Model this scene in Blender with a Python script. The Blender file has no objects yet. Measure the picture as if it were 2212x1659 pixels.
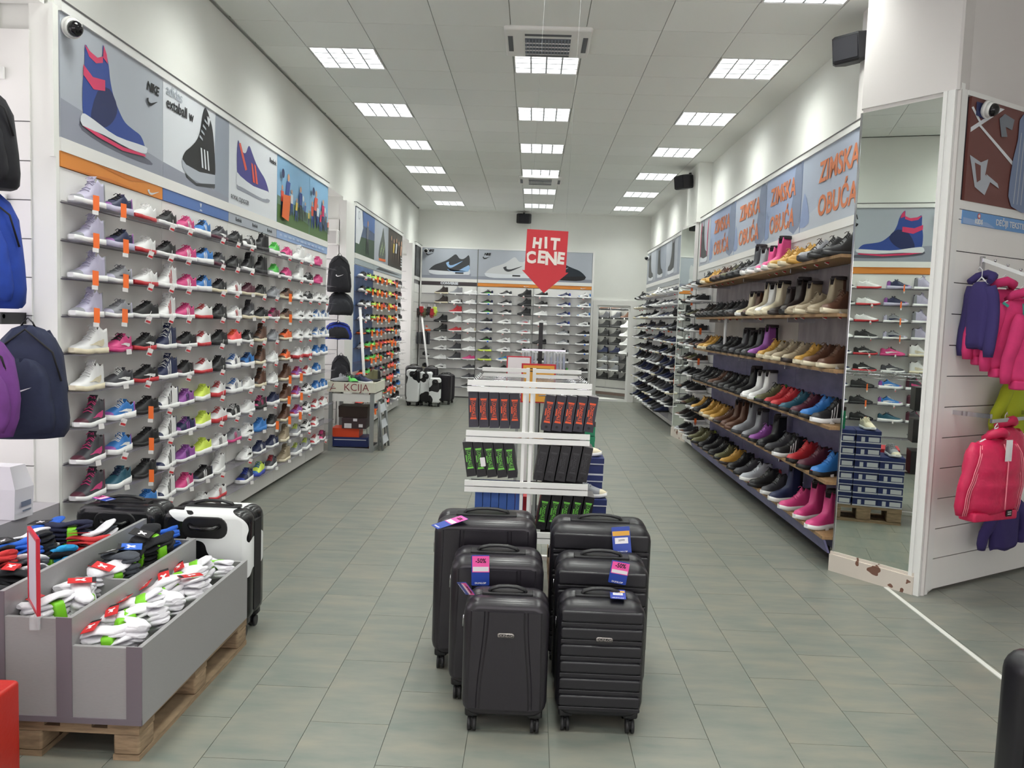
import bpy, math, random
from mathutils import Vector, Matrix
R = math.radians
random.seed(7)
C = bpy.context.scene.collection

# ---------------------------------------------------------------- camera, world, exposure
EYE = 1.68
cam_data = bpy.data.cameras.new('camera')
cam_data.sensor_width = 36.0
cam_data.lens = 1738.7 / 2212 * 36.0
cam_data.clip_start = 0.05
camera = bpy.data.objects.new('camera', cam_data)
C.objects.link(camera)
yaw, pitch, roll = .02281, .07723, .03429
fwd = Vector((-math.sin(yaw) * math.cos(pitch), math.cos(yaw) * math.cos(pitch), -math.sin(pitch)))
rgt = fwd.cross(Vector((0, 0, 1))).normalized()
upv = rgt.cross(fwd)
r2 = math.cos(roll) * rgt + math.sin(roll) * upv
u2 = -math.sin(roll) * rgt + math.cos(roll) * upv
M = Matrix((r2, u2, -fwd)).transposed().to_4x4()
M.translation = (0, 0, EYE)
camera.matrix_world = M
bpy.context.scene.camera = camera

sc = bpy.context.scene
sc.view_settings.view_transform = 'Standard'
sc.view_settings.look = 'None'
sc.view_settings.gamma = 1
sc.view_settings.use_curve_mapping = False
sc.view_settings.exposure = 0.13
world = bpy.data.worlds.new('daylight'); sc.world = world
world.use_nodes = True
wb = world.node_tree.nodes['Background']
wb.inputs[0].default_value = (1.0, .93, .97, 1); wb.inputs[1].default_value = 2.2
LAMP_POWER = 31.0
LAMP_SPREAD = 145
LAMP_COLOR = (.97, 1.0, .935)

# ---------------------------------------------------------------- materials
def lin(c):
    return tuple(((v / 12.92) if v <= .04045 else ((v + .055) / 1.055) ** 2.4) for v in (x / 255 for x in c))
_m = {}
def mat(name, rgb, rough=.5, metal=0, noise=0, nscale=20, stretch=None, bump=0, spec=.5, trans=0, alpha=None):
    key = (name, rgb)
    if key in _m: return _m[key]
    m = bpy.data.materials.new(name); m.use_nodes = True
    nt = m.node_tree; b = nt.nodes['Principled BSDF']
    c = lin(rgb)
    b.inputs['Base Color'].default_value = (*c, 1)
    b.inputs['Roughness'].default_value = rough
    b.inputs['Metallic'].default_value = metal
    b.inputs['Specular IOR Level'].default_value = spec
    if trans: b.inputs['Transmission Weight'].default_value = trans
    if alpha is not None: b.inputs['Alpha'].default_value = alpha
    if noise or bump:
        tc = nt.nodes.new('ShaderNodeTexCoord'); mp = nt.nodes.new('ShaderNodeMapping')
        if stretch: mp.inputs['Scale'].default_value = stretch
        nz = nt.nodes.new('ShaderNodeTexNoise'); nz.inputs['Scale'].default_value = nscale; nz.inputs['Detail'].default_value = 4
        nt.links.new(tc.outputs['Object'], mp.inputs[0]); nt.links.new(mp.outputs[0], nz.inputs['Vector'])
        if noise:
            mr = nt.nodes.new('ShaderNodeMapRange'); mr.inputs[1].default_value = .3; mr.inputs[2].default_value = .7
            mr.inputs[3].default_value = 1 - noise; mr.inputs[4].default_value = 1 + noise
            nt.links.new(nz.outputs[0], mr.inputs[0])
            hm = nt.nodes.new('ShaderNodeVectorMath'); hm.operation = 'SCALE'; hm.inputs[0].default_value = c
            nt.links.new(mr.outputs[0], hm.inputs['Scale']); nt.links.new(hm.outputs[0], b.inputs['Base Color'])
        if bump:
            bp = nt.nodes.new('ShaderNodeBump'); bp.inputs['Strength'].default_value = bump; bp.inputs['Distance'].default_value = .01
            nt.links.new(nz.outputs[0], bp.inputs['Height']); nt.links.new(bp.outputs[0], b.inputs['Normal'])
    _m[key] = m
    return m
def threshold_mat(name, c1, c2, scale, thr, rough=.3, offset=0):
    m = bpy.data.materials.new(name); m.use_nodes = True
    nt = m.node_tree; b = nt.nodes['Principled BSDF']; b.inputs['Roughness'].default_value = rough
    tc = nt.nodes.new('ShaderNodeTexCoord'); mp = nt.nodes.new('ShaderNodeMapping'); mp.inputs['Location'].default_value = (offset, offset * 1.7, offset * .6)
    nz = nt.nodes.new('ShaderNodeTexNoise'); nz.inputs['Scale'].default_value = scale; nz.inputs['Detail'].default_value = 1.2; nz.inputs['Roughness'].default_value = .35
    cr = nt.nodes.new('ShaderNodeValToRGB'); cr.color_ramp.interpolation = 'CONSTANT'
    cr.color_ramp.elements[0].color = (*lin(c1), 1); cr.color_ramp.elements[1].position = thr; cr.color_ramp.elements[1].color = (*lin(c2), 1)
    nt.links.new(tc.outputs['Object'], mp.inputs[0]); nt.links.new(mp.outputs[0], nz.inputs['Vector']); nt.links.new(nz.outputs[0], cr.inputs[0]); nt.links.new(cr.outputs[0], b.inputs['Base Color'])
    return m

WHITE = mat('white_laminate', (238, 237, 234), .45)
WALL = mat('wall_paint', (238, 239, 234), .8, noise=.012, nscale=3)
CEILP = mat('ceiling_paint', (238, 239, 235), .85)
TILEC = [mat('ceiling_tile_%d' % i, (238 + i * 2, 240 + i * 2, 236 + i * 2), .9, bump=.15, nscale=180) for i in range(3)]
FRAME_W = mat('white_lacquer', (236, 236, 234), .35)
GREYLAM = mat('grey_laminate', (150, 149, 150), .38, noise=.03, nscale=60, stretch=(1, 1, 6))
GREYEDGE = mat('grey_edge_band', (112, 104, 112), .4)
MIRROR = mat('mirror_glass', (226, 232, 226), .0, 1)
CHROME = mat('chrome', (200, 200, 205), .12, 1)
BLACKP = mat('black_plastic', (26, 26, 28), .4)
ACRYL = None
STEEL = mat('painted_grey_steel', (140, 143, 143), .4)
WOOD = mat('pallet_wood', (148, 126, 100), .8, noise=.25, nscale=14, stretch=(1, 1, 6), bump=.3)
PLANK = mat('varnished_plank', (150, 118, 82), .5, noise=.25, nscale=10, stretch=(8, 1, 8), bump=.1)
def glass_mat():
    m = bpy.data.materials.new('window_glass'); m.use_nodes = True; nt = m.node_tree
    nt.nodes.remove(nt.nodes['Principled BSDF']); out = nt.nodes['Material Output']
    t = nt.nodes.new('ShaderNodeBsdfTransparent'); g = nt.nodes.new('ShaderNodeBsdfGlossy'); g.inputs['Roughness'].default_value = .02
    mx = nt.nodes.new('ShaderNodeMixShader'); mx.inputs[0].default_value = .06
    nt.links.new(t.outputs[0], mx.inputs[1]); nt.links.new(g.outputs[0], mx.inputs[2]); nt.links.new(mx.outputs[0], out.inputs[0])
    return m
GLASS = glass_mat()
def clear_mat(name, rgb, f):
    m = bpy.data.materials.new(name); m.use_nodes = True; nt = m.node_tree; b = nt.nodes['Principled BSDF']
    b.inputs['Base Color'].default_value = (*lin(rgb), 1); b.inputs['Roughness'].default_value = .15; b.inputs['Alpha'].default_value = f
    return m
CLEAR = clear_mat('clear_plastic', (225, 228, 232), .35)
ACRYL = clear_mat('acrylic_shelf', (128, 122, 140), .38)

# ---------------------------------------------------------------- mesh helpers
class MB:
    def __init__(s): s.v = []; s.f = []; s.m = []; s.sm = []
    def add(s, vs, fs, mi=0, smooth=False):
        o = len(s.v); s.v += [tuple(v) for v in vs]
        for f in fs: s.f.append(tuple(i + o for i in f)); s.m.append(mi); s.sm.append(smooth)
        return s
    def box(s, x0, x1, y0, y1, z0, z1, mi=0):
        return s.add([(x0,y0,z0),(x1,y0,z0),(x1,y1,z0),(x0,y1,z0),(x0,y0,z1),(x1,y0,z1),(x1,y1,z1),(x0,y1,z1)],
                     [(0,3,2,1),(4,5,6,7),(0,1,5,4),(1,2,6,5),(2,3,7,6),(3,0,4,7)], mi)
    def obox(s, c, ax, ay, az, hx, hy, hz, mi=0):
        c = Vector(c); ax = Vector(ax).normalized(); ay = Vector(ay).normalized(); az = Vector(az).normalized(); vs = []
        for z in (-1, 1):
            for x, y in ((-1,-1),(1,-1),(1,1),(-1,1)): vs.append(c + ax*hx*x + ay*hy*y + az*hz*z)
        return s.add(vs, [(0,3,2,1),(4,5,6,7),(0,1,5,4),(1,2,6,5),(2,3,7,6),(3,0,4,7)], mi)
    def rbox(s, x0, x1, y0, y1, z0, z1, r, mi=0, seg=4, axis='y'):
        """box whose four edges along `axis` are rounded, and whose faces across the axis are slightly domed in"""
        def ring(e, d):
            pts = []
            a0, a1, b0, b1 = (x0, x1, z0, z1) if axis == 'y' else ((y0, y1, z0, z1) if axis == 'x' else (x0, x1, y0, y1))
            a0 += e; a1 -= e; b0 += e; b1 -= e; rr = max(r - e, .002)
            for ca, cb, st in ((a1-rr, b1-rr, 0), (a0+rr, b1-rr, 90), (a0+rr, b0+rr, 180), (a1-rr, b0+rr, 270)):
                for k in range(seg + 1):
                    t = R(st + 90 * k / seg); pa, pb = ca + rr*math.cos(t), cb + rr*math.sin(t)
                    pts.append((pa, d, pb) if axis == 'y' else ((d, pa, pb) if axis == 'x' else (pa, pb, d)))
            return pts
        d0, d1 = (y0, y1) if axis == 'y' else ((x0, x1) if axis == 'x' else (z0, z1))
        q = min(r * .6, abs(d1 - d0) * .35)
        rings = []
        for k in range(4):
            t = k / 3 * math.pi / 2; rings.append(ring(q * (1 - math.sin(t)), d0 + q * (1 - math.cos(t))))
        for k in range(4):
            t = (3 - k) / 3 * math.pi / 2; rings.append(ring(q * (1 - math.sin(t)), d1 - q * (1 - math.cos(t))))
        return s.loft(rings, mi, True, True, True)
    def loft(s, rings, mi=0, closed=True, cap=True, smooth=True):
        n = len(rings[0]); vs = [p for r in rings for p in r]; fs = []
        for i in range(len(rings) - 1):
            for j in range(n if closed else n - 1):
                k = (j + 1) % n; fs.append((i*n+j, i*n+k, (i+1)*n+k, (i+1)*n+j))
        s.add(vs, fs, mi, smooth)
        if cap:
            o = len(s.v) - len(vs)
            s.f.append(tuple(o + j for j in reversed(range(n)))); s.m.append(mi); s.sm.append(False)
            s.f.append(tuple(o + (len(rings)-1)*n + j for j in range(n))); s.m.append(mi); s.sm.append(False)
        return s
    def tube(s, pts, r, mi=0, n=8, cap=True, flat=1.0, upd=None):
        pts = [Vector(p) for p in pts]; rings = []
        rs = r if isinstance(r, (list, tuple)) else [r] * len(pts)
        for i, p in enumerate(pts):
            d = (pts[min(i+1, len(pts)-1)] - pts[max(i-1, 0)]).normalized()
            u = Vector(upd) if upd else (Vector((0,0,1)) if abs(d.z) < .9 else Vector((0,1,0)))
            a = d.cross(u).normalized(); b = a.cross(d).normalized()
            rings.append([p + a*rs[i]*math.cos(2*math.pi*k/n) + b*rs[i]*flat*math.sin(2*math.pi*k/n) for k in range(n)])
        return s.loft(rings, mi, True, cap, True)
    def cyl(s, c, axis, r, h, mi=0, n=14):
        a = Vector(axis).normalized() * h / 2; c = Vector(c)
        return s.tube([c - a, c + a], r, mi, n)
    def poly(s, pts, mi=0): return s.add(pts, [tuple(range(len(pts)))], mi)
    def prism(s, pts, d, mi=0):
        """extrude polygon pts along vector d"""
        n = len(pts); d = Vector(d); a = [Vector(p) for p in pts]; b = [p + d for p in a]
        fs = [tuple(range(n)), tuple(reversed(range(n, 2*n)))] + [((i+1) % n, i, n+i, n+(i+1) % n) for i in range(n)]
        return s.add(a + b, fs, mi)
    def mesh(s, name, nslots=0):
        me = bpy.data.meshes.new(name); me.from_pydata(s.v, [], s.f)
        me.polygons.foreach_set('material_index', s.m); me.polygons.foreach_set('use_smooth', s.sm)
        for i in range(nslots): me.materials.append(None)
        me.update(); return me
def recalc(me):
    import bmesh
    bm = bmesh.new(); bm.from_mesh(me); bmesh.ops.recalc_face_normals(bm, faces=bm.faces); bm.to_mesh(me); bm.free()
def ob(name, me, mats=None, parent=None, loc=None, rot=None, scale=None, link_obj=False):
    """me: MB or mesh"""
    if isinstance(me, MB):
        me = me.mesh(name); recalc(me)
        for m in (mats or []): me.materials.append(m)
        o = bpy.data.objects.new(name, me)
    else:
        o = bpy.data.objects.new(name, me)
        if mats:
            for i, m in enumerate(mats):
                if m is not None and i < len(o.material_slots):
                    o.material_slots[i].link = 'OBJECT'; o.material_slots[i].material = m
    C.objects.link(o)
    if parent: o.parent = parent
    if loc is not None: o.location = loc
    if rot is not None: o.rotation_euler = rot
    if scale is not None: o.scale = scale
    return o
def tag(o, label=None, cat=None, group=None, kind=None):
    if label: o['label'] = label
    if cat: o['category'] = cat
    if group: o['group'] = group
    if kind: o['kind'] = kind
    return o
def thing(name, label, cat, loc=(0,0,0), rz=0, group=None, rot=None, scale=None):
    o = bpy.data.objects.new(name, None); o.empty_display_size = .05; C.objects.link(o)
    o.location = loc; o.rotation_euler = rot if rot else (0, 0, rz)
    if scale: o.scale = scale
    return tag(o, label, cat, group)
def struct(name, mb, mats, parent=None):
    o = ob(name, mb, mats, parent)
    if not parent: o['kind'] = 'structure'
    return o
def copy_tree(src, loc, rot=None, label=None, **kw):
    r = src.copy(); C.objects.link(r); r.location = loc
    if rot is not None: r.rotation_euler = rot
    if label: r['label'] = label
    for k, v in kw.items(): r[k] = v
    for ch in src.children:
        c = ch.copy(); C.objects.link(c); c.parent = r
        for g in ch.children:
            d = g.copy(); C.objects.link(d); d.parent = c
    return r
_txt = {}
def text(s, size, m, parent, mw, name='lettering', align='CENTER', ex=0.0006, bold=0, sx=1, shear=0, space=1):
    key = (s, size, align, bold, shear, space, m.name)
    if key not in _txt:
        cu = bpy.data.curves.new(name, 'FONT'); cu.body = s; cu.size = size; cu.align_x = align; cu.align_y = 'CENTER'
        cu.extrude = ex; cu.offset = bold; cu.shear = shear; cu.space_character = space; cu.resolution_u = 3
        cu.materials.append(m)
        tmp = bpy.data.objects.new('tmp', cu); C.objects.link(tmp)
        me = bpy.data.meshes.new_from_object(tmp); me.name = name; bpy.data.objects.remove(tmp); _txt[key] = me
    o = bpy.data.objects.new(name, _txt[key]); C.objects.link(o)
    if parent: o.parent = parent
    o.matrix_local = mw @ Matrix.Diagonal((sx, 1, 1, 1))
    return o
def frame(origin, ux, uy=(0,0,1)):
    """matrix with x axis ux, y axis uy, z = ux x uy (out of the surface)"""
    ux = Vector(ux).normalized(); uy = Vector(uy).normalized(); uz = ux.cross(uy)
    m = Matrix((ux, uy, uz)).transposed().to_4x4(); m.translation = Vector(origin); return m

class Print:
    """flat printed picture lying on a plane: frame F, coloured polygons in layers"""
    def __init__(s, F): s.F = F; s.mb = MB(); s.mats = []; s.k = 0
    def poly(s, pts, m, dx=0, dy=0, sx=1, sy=1):
        if m not in s.mats: s.mats.append(m)
        s.k += 1; z = .0008 + .0006 * s.k
        s.mb.poly([s.F @ Vector((dx + x*sx, dy + y*sy, z)) for x, y in pts], s.mats.index(m)); return s
    def rect(s, x0, x1, y0, y1, m): return s.poly([(x0,y0),(x1,y0),(x1,y1),(x0,y1)], m)
    def disc(s, x, y, r, m, n=14, sy=1): return s.poly([(x + r*math.cos(2*math.pi*i/n), y + sy*r*math.sin(2*math.pi*i/n)) for i in range(n)], m)
    def done(s, parent, name='printed_picture'):
        me = s.mb.mesh(name)
        for m in s.mats: me.materials.append(m)
        return ob(name, me, None, parent)
SWOOSH = [(0,.42),(.06,.2),(.16,.06),(.3,.03),(.5,.16),(1,.62),(.5,.32),(.34,.25),(.22,.26),(.16,.36),(.17,.52),(.1,.5)]
def smooth_poly(pts, n=4):
    out = []; N = len(pts)
    for i in range(N):
        p0, p1, p2, p3 = [Vector(pts[(i + k - 1) % N]) for k in range(4)]
        for j in range(n):
            t = j / n
            out.append(tuple(.5 * ((2*p1) + (-p0 + p2)*t + (2*p0 - 5*p1 + 4*p2 - p3)*t*t + (-p0 + 3*p1 - 3*p2 + p3)*t**3)))
    return out
SWOOSH_S = smooth_poly(SWOOSH, 3)
# shoe silhouettes, toe at the right, unit box width 1
HT_UP = [(.02,.12),(.01,.4),(.04,.66),(.05,.88),(.12,.84),(.22,.82),(.3,.86),(.31,1.0),(.36,.93),(.4,.8),(.42,.66),(.47,.5),(.56,.36),(.66,.26),(.8,.22),(.93,.19),(1.0,.1),(.99,.03),(.5,.04),(.1,.12)]
LOW_UP = [(.02,.1),(.0,.3),(.03,.45),(.09,.41),(.17,.36),(.26,.37),(.33,.45),(.38,.46),(.45,.41),(.58,.32),(.72,.26),(.88,.2),(1.0,.1),(.98,.04),(.5,.05),(.1,.08)]
SOLE_P = [(.0,.0),(.0,.12),(.1,.1),(.5,.06),(.98,.08),(1.02,.05),(.98,.0),(.8,-.03),(.4,-.02),(.1,-.01)]
def flipx(p): return [(1 - x, y) for x, y in reversed(p)]
# ---------------------------------------------------------------- room shell
CZ = 4.05
XL, XR = -2.56, 2.50          # upper walls
YB = 17.75
# floor: bedding plus tiles
fl = struct('floor', MB().box(-3.4, 5.2, -3.2, 18.2, -.05, -.004), [mat('tile_joint', (92, 94, 88), .9)])
def floor_mat():
    m = bpy.data.materials.new('stone_look_vinyl'); m.use_nodes = True; nt = m.node_tree; b = nt.nodes['Principled BSDF']
    tc = nt.nodes.new('ShaderNodeTexCoord'); oi = nt.nodes.new('ShaderNodeObjectInfo')
    add = nt.nodes.new('ShaderNodeVectorMath'); add.operation = 'MULTIPLY_ADD'; add.inputs[1].default_value = (1, 1, 1)
    cb = nt.nodes.new('ShaderNodeCombineXYZ'); mul = nt.nodes.new('ShaderNodeMath'); mul.operation = 'MULTIPLY'; mul.inputs[1].default_value = 57
    nt.links.new(oi.outputs['Random'], mul.inputs[0]); nt.links.new(mul.outputs[0], cb.inputs[2])
    nt.links.new(tc.outputs['Object'], add.inputs[0]); nt.links.new(cb.outputs[0], add.inputs[2])
    mp = nt.nodes.new('ShaderNodeMapping'); mp.inputs['Scale'].default_value = (1, 3.2, 1)
    nt.links.new(add.outputs[0], mp.inputs[0])
    nz = nt.nodes.new('ShaderNodeTexNoise'); nz.inputs['Scale'].default_value = 3.2; nz.inputs['Detail'].default_value = 5; nz.inputs['Roughness'].default_value = .55
    nt.links.new(mp.outputs[0], nz.inputs['Vector'])
    cr = nt.nodes.new('ShaderNodeValToRGB'); e = cr.color_ramp.elements
    e[0].position = .3; e[0].color = (*lin((112, 119, 113)), 1); e[1].position = .72; e[1].color = (*lin((138, 135, 123)), 1)
    x = e.new(.5); x.color = (*lin((125, 127, 119)), 1)
    nt.links.new(nz.outputs[0], cr.inputs[0]); nt.links.new(cr.outputs[0], b.inputs['Base Color'])
    b.inputs['Roughness'].default_value = .34; b.inputs['Specular IOR Level'].default_value = .45
    bp = nt.nodes.new('ShaderNodeBump'); bp.inputs['Strength'].default_value = .08; bp.inputs['Distance'].default_value = .01
    nt.links.new(nz.outputs[0], bp.inputs['Height']); nt.links.new(bp.outputs[0], b.inputs['Normal'])
    return m
FLM = floor_mat()
TW, TL = .3288, .61
tme = MB().box(-TW/2+.0012, TW/2-.0012, -TL/2+.0012, TL/2-.0012, -.005, 0).mesh('tile'); tme.materials.append(FLM)
cells = []
for i in range(-11, 16):
    xc = .125 + (i + .5) * TW
    for j in range(-11, 26):
        yc = 3.2 + (i % 2) * TL/2 + j * TL
        if yc < -3 or yc > 18: continue
        cells.append((xc, yc))
def vis(c):
    x, y = c
    if y < 2.4: return 99 + abs(y)
    if abs(x) > 2.75 and not (x > 0 and y < 5.6): return 50 + y
    if y > 4.7 and abs(x) > 2.7: return 50 + y
    return y
cells.sort(key=vis)
rest = MB()
for k, (x, y) in enumerate(cells):
    if k < 300: ob('tile', tme, None, fl, (x, y, 0))
    else: rest.box(x-TW/2+.0012, x+TW/2-.0012, y-TL/2+.0012, y+TL/2-.0012, -.005, 0)
tag(ob('tile', rest, [FLM], fl), kind='stuff')
tag(ob('white_floor_strip', MB().box(-.014, .014, -.75, .75, .0, .005), [mat('white_strip', (225, 225, 220), .4)], None, (2.40, 4.55, 0), (0, 0, R(-1))), kind='structure').name = 'trim_1'

# walls
struct('wall_left', MB().box(XL-.9, XL, 4.2, 18, 3.25, CZ).box(XL-.9, XL, -3, 4.2, 3.22, CZ)
       .box(XL-.25, XL, 4.23, 9.7, 0, 3.25).box(XL-.25, XL, 10.73, 15.25, 0, 3.25).box(XL-.25, XL, 16.45, 18, 0, 3.25)
       .box(XL-.35, XL, -3, 1.6, 0, 3.22).box(-3.3, -3.2, 1.6, 4.2, 0, .9).box(-3.3, -3.2, 9.7, 10.73, 0, .9).box(-3.3, -3.2, 15.25, 16.45, 0, .9)
       .box(-3.3, -3.2, 1.6, 16.45, 2.95, 3.25).box(-3.3, XL-.25, 4.21, 4.6, 0, 3.25).box(-3.3, XL-.25, 9.4, 9.7, 0, 3.25).box(-3.3, XL-.25, 10.73, 11.1, 0, 3.25)
       .box(-3.3, XL-.25, 14.9, 15.25, 0, 3.25).box(-3.3, XL-.25, 16.45, 16.8, 0, 3.25).box(-3.3, XL-.3, 1.3, 1.6, 0, 3.25), [WALL])
struct('wall_back', MB().box(-2.8, 1.37, YB, YB+.2, 0, CZ).box(2.2, 2.8, YB, YB+.2, 0, CZ).box(1.37, 2.2, YB, YB+.2, 2.12, CZ), [WALL])
struct('wall_right', MB().box(XR, XR+.3, 5.9, YB, 0, CZ).box(2.30, XR, 11.78, 12.55, 3.2, CZ).box(2.36, XR, 11.8, 12.5, 0, 3.2), [WALL])
struct('wall_rear', MB().box(-3.4, -2.4, -3.3, -3.1, 0, CZ).box(4.6, 5.2, -3.3, -3.1, 0, CZ).box(-2.4, 4.6, -3.3, -3.1, 0, .25).box(-2.4, 4.6, -3.3, -3.1, 3.1, CZ), [WALL])
w = thing('window_4', None, None, (0, -3.2, 0)); w['kind'] = 'structure'  # unseen shopfront glazing, added so daylight from behind brightens ceiling and near walls
for k in range(5): ob('window_frame', MB().box(-2.4+1.74*k-.03, -2.4+1.74*k+.03, -.04, .04, .25, 3.1), [FRAME_W], w)
for k in range(4): ob('pane', MB().box(-2.37+1.74*k, -2.4+1.74*(k+1)-.03, -.004, .004, .25, 3.1), [GLASS], w)
struct('wall_far_right', MB().box(5.1, 5.3, -3.2, 8, 0, CZ), [WALL])
struct('ceiling', MB().box(-3.4, -2.13, -3.2, 18, CZ+.03, CZ+.1).box(2.18, 5.2, -3.2, 18, CZ-.004, CZ+.1).box(-2.13, 2.18, -3.2, 18, CZ+.22, CZ+.3)
       .box(-2.6, 2.6, 17.55, 18.2, CZ-.003, CZ+.1), [CEILP])
ceiling = bpy.data.objects['ceiling']
TX0, TXP, TY0, TYP = -.262, .6096, 7.30, .604
lamp_cols = {-3: 0, 0: 0, 3: 0}
lamp_rows = [-15, -12, -9, -6, -3, 0, 3, 6, 9, 12, 15]
ac_cells = {(0, -1), (0, 10)}
ctile = MB().box(-TXP/2+.003, TXP/2-.003, -TYP/2+.003, TYP/2-.003, 0, .016).mesh('ceiling_tile'); ctile.materials.append(TILEC[0])
narrow = MB().box(-.213, .213, -TYP/2+.003, TYP/2-.003, 0, .016).mesh('ceiling_tile'); narrow.materials.append(TILEC[0])
n_t = 0; back_tiles = MB()
for j in range(-17, 18):
    yc = TY0 + (j + .5) * TYP
    for i in range(-4, 4):
        if (i in lamp_cols and j in lamp_rows) or (i, j) in ac_cells: continue
        xc = TX0 + (i + .5) * TXP
        if i == -4: xc = -2.13 - .213 + .035
        if yc > 17.7: continue
        if yc > 4.6:
            o = ob('ceiling_tile', narrow if i == -4 else ctile, None, ceiling, (xc, yc, CZ))
            o.material_slots[0].link = 'OBJECT'; o.material_slots[0].material = TILEC[random.choice((0, 0, 1, 1, 2))]
        else:
            h = .213 if i == -4 else TXP/2 - .003
            back_tiles.box(xc-h, xc+h, yc-TYP/2+.003, yc+TYP/2-.003, CZ, CZ+.016)
tag(ob('ceiling_tile', back_tiles, [TILEC[0]], ceiling), kind='stuff')
grid = MB()
for i in range(-3, 5): grid.box(TX0+i*TXP-.012, TX0+i*TXP+.012, -3.2, 17.75, CZ+.0165, CZ+.03)
for j in range(-17, 18): grid.box(-2.55, 2.19, TY0+j*TYP-.012, TY0+j*TYP+.012, CZ+.017, CZ+.031)
ob('ceiling_grid', grid, [mat('grid_white', (180, 181, 176), .6)], ceiling)

# louvred lamps
TUBE = bpy.data.materials.new('lit_tube'); TUBE.use_nodes = True
_b = TUBE.node_tree.nodes['Principled BSDF']; _b.inputs['Emission Color'].default_value = (1, 1, .97, 1); _b.inputs['Emission Strength'].default_value = 9
ALU = mat('bright_reflector', (176, 178, 182), .35, .3)
housing = MB()
a = .296
housing.box(-a, a, -a, -a+.012, -.004, .09).box(-a, a, a-.012, a, -.004, .09).box(-a, -a+.012, -a+.012, a-.012, -.004, .09).box(a-.012, a, -a+.012, a-.012, -.004, .09).box(-a, a, -a, a, .09, .1)
me_h = housing.mesh('lamp_housing'); me_h.materials.append(FRAME_W)
me_t = MB().cyl((0,0,0), (1,0,0), .013, .56, n=10).mesh('lamp_tube'); me_t.materials.append(TUBE)
lb = MB()
# parabolic reflector between tubes: a ridge along X
lb.add([(-.284,-.020,.055),(-.284,-.008,.0),(-.284,.008,0),(-.284,.020,.055),(.284,-.020,.055),(.284,-.008,.0),(.284,.008,0),(.284,.020,.055)], [(0,1,5,4),(1,2,6,5),(2,3,7,6),(0,3,2,1),(4,5,6,7)])
me_r = lb.mesh('reflector_ridge'); me_r.materials.append(ALU)
me_b = MB().box(-.007, .007, -.284, .284, -.001, .050).mesh('louvre_blade'); me_b.materials.append(ALU)
lnum = 0
rowname = {-3: 'nearest', 0: 'second', 3: 'third', 6: 'fourth', 9: 'fifth', 12: 'sixth', 15: 'farthest'}
colname = {-3: 'left', 0: 'middle', 3: 'right'}
for j in lamp_rows:
    for i in lamp_cols:
        x, y = TX0 + (i + .5) * TXP, TY0 + (j + .5) * TYP
        L = thing('ceiling_lamp', f'square louvred lamp, {colname[i]} ceiling row, {rowname.get(j, {-6: "just overhead, out of frame", -9: "behind the camera", -12: "further behind the camera", -15: "farthest behind, by the added shopfront"}.get(j, ""))} one', 'ceiling lamp', (x, y, CZ), 0, 'louvred ceiling lamps')
        ob('lamp_housing', me_h, None, L)
        for k in range(4): ob('lamp_tube', me_t, None, L, (0, -.213 + .142*k, .066))
        for k in range(5): ob('reflector_ridge', me_r, None, L, (0, -.284 + .142*k, 0))
        for k in range(3): ob('louvre_blade', me_b, None, L, (-.142 + .142*k, 0, 0))
        ld = bpy.data.lights.new('lamp_light', 'AREA'); ld.shape = 'SQUARE'; ld.size = .56; ld.energy = LAMP_POWER; ld.color = LAMP_COLOR; ld.spread = R(LAMP_SPREAD)
        lo = bpy.data.objects.new('lamp_light', ld); C.objects.link(lo); lo.parent = L; lo.location = (0, 0, .058)
# air conditioning cassettes
for (i, j), lab in (((0, -1), 'white ceiling air conditioner with dark grille, beside the second middle lamp'), ((0, 10), 'small distant ceiling air conditioner with dark grille near back wall')):
    x, y = TX0 + (i + .5) * TXP, TY0 + (j + .5) * TYP
    T = thing('air_conditioner', lab, 'air conditioner', (x, y, CZ))
    ob('casing', MB().rbox(-.36, .36, -.34, .34, -.03, .02, .03, axis='z').box(-.28, .28, -.28, .28, .02, .2), [WHITE], T)
    ob('grille_panel', MB().box(-.19, .19, -.14, .23, -.034, -.03), [mat('ac_grille_dark', (92, 98, 110), .5)], T)
    for k in range(14): ob('grille_slat', MB().box(-.185+.027*k, -.177+.027*k, -.13, .22, -.04, -.034), [mat('ac_slat', (140, 146, 158), .5)], T)
    for k in range(3): ob('grille_bar', MB().box(-.19, .19, -.05+.09*k, -.044+.09*k, -.042, -.034), [WHITE], T)
    for q in ((-.19,.19,.265,.3),(-.19,.19,-.24,-.2),(-.33,-.29,-.18,.18),(.29,.33,-.18,.18)):
        ob('air_outlet', MB().box(*q, -.0335, -.03), [mat('ac_outlet', (88, 90, 96), .5)], T)
# wall windows in the three niches
for k, (y0, y1) in enumerate(((1.6, 4.2), (9.7, 10.73), (15.25, 16.45))):
    w = thing('window_%d' % (k+1), None, None, (-3.2, 0, 0)); w['kind'] = 'structure'
    f = MB().box(-.08, 0, y0, y0+.05, .9, 2.95).box(-.08, 0, y1-.05, y1, .9, 2.95).box(-.08, 0, y0+.05, y1-.05, .9, .95).box(-.08, 0, y0+.05, y1-.05, 2.9, 2.95).box(-.08, 0, (y0+y1)/2-.03, (y0+y1)/2+.03, .95, 2.9)
    ob('window_frame', f, [FRAME_W], w)
    ob('pane', MB().box(-.045, -.04, y0+.05, (y0+y1)/2-.03, .95, 2.9), [GLASS], w); ob('pane', MB().box(-.045, -.04, (y0+y1)/2+.03, y1-.05, .95, 2.9), [GLASS], w)
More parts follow.
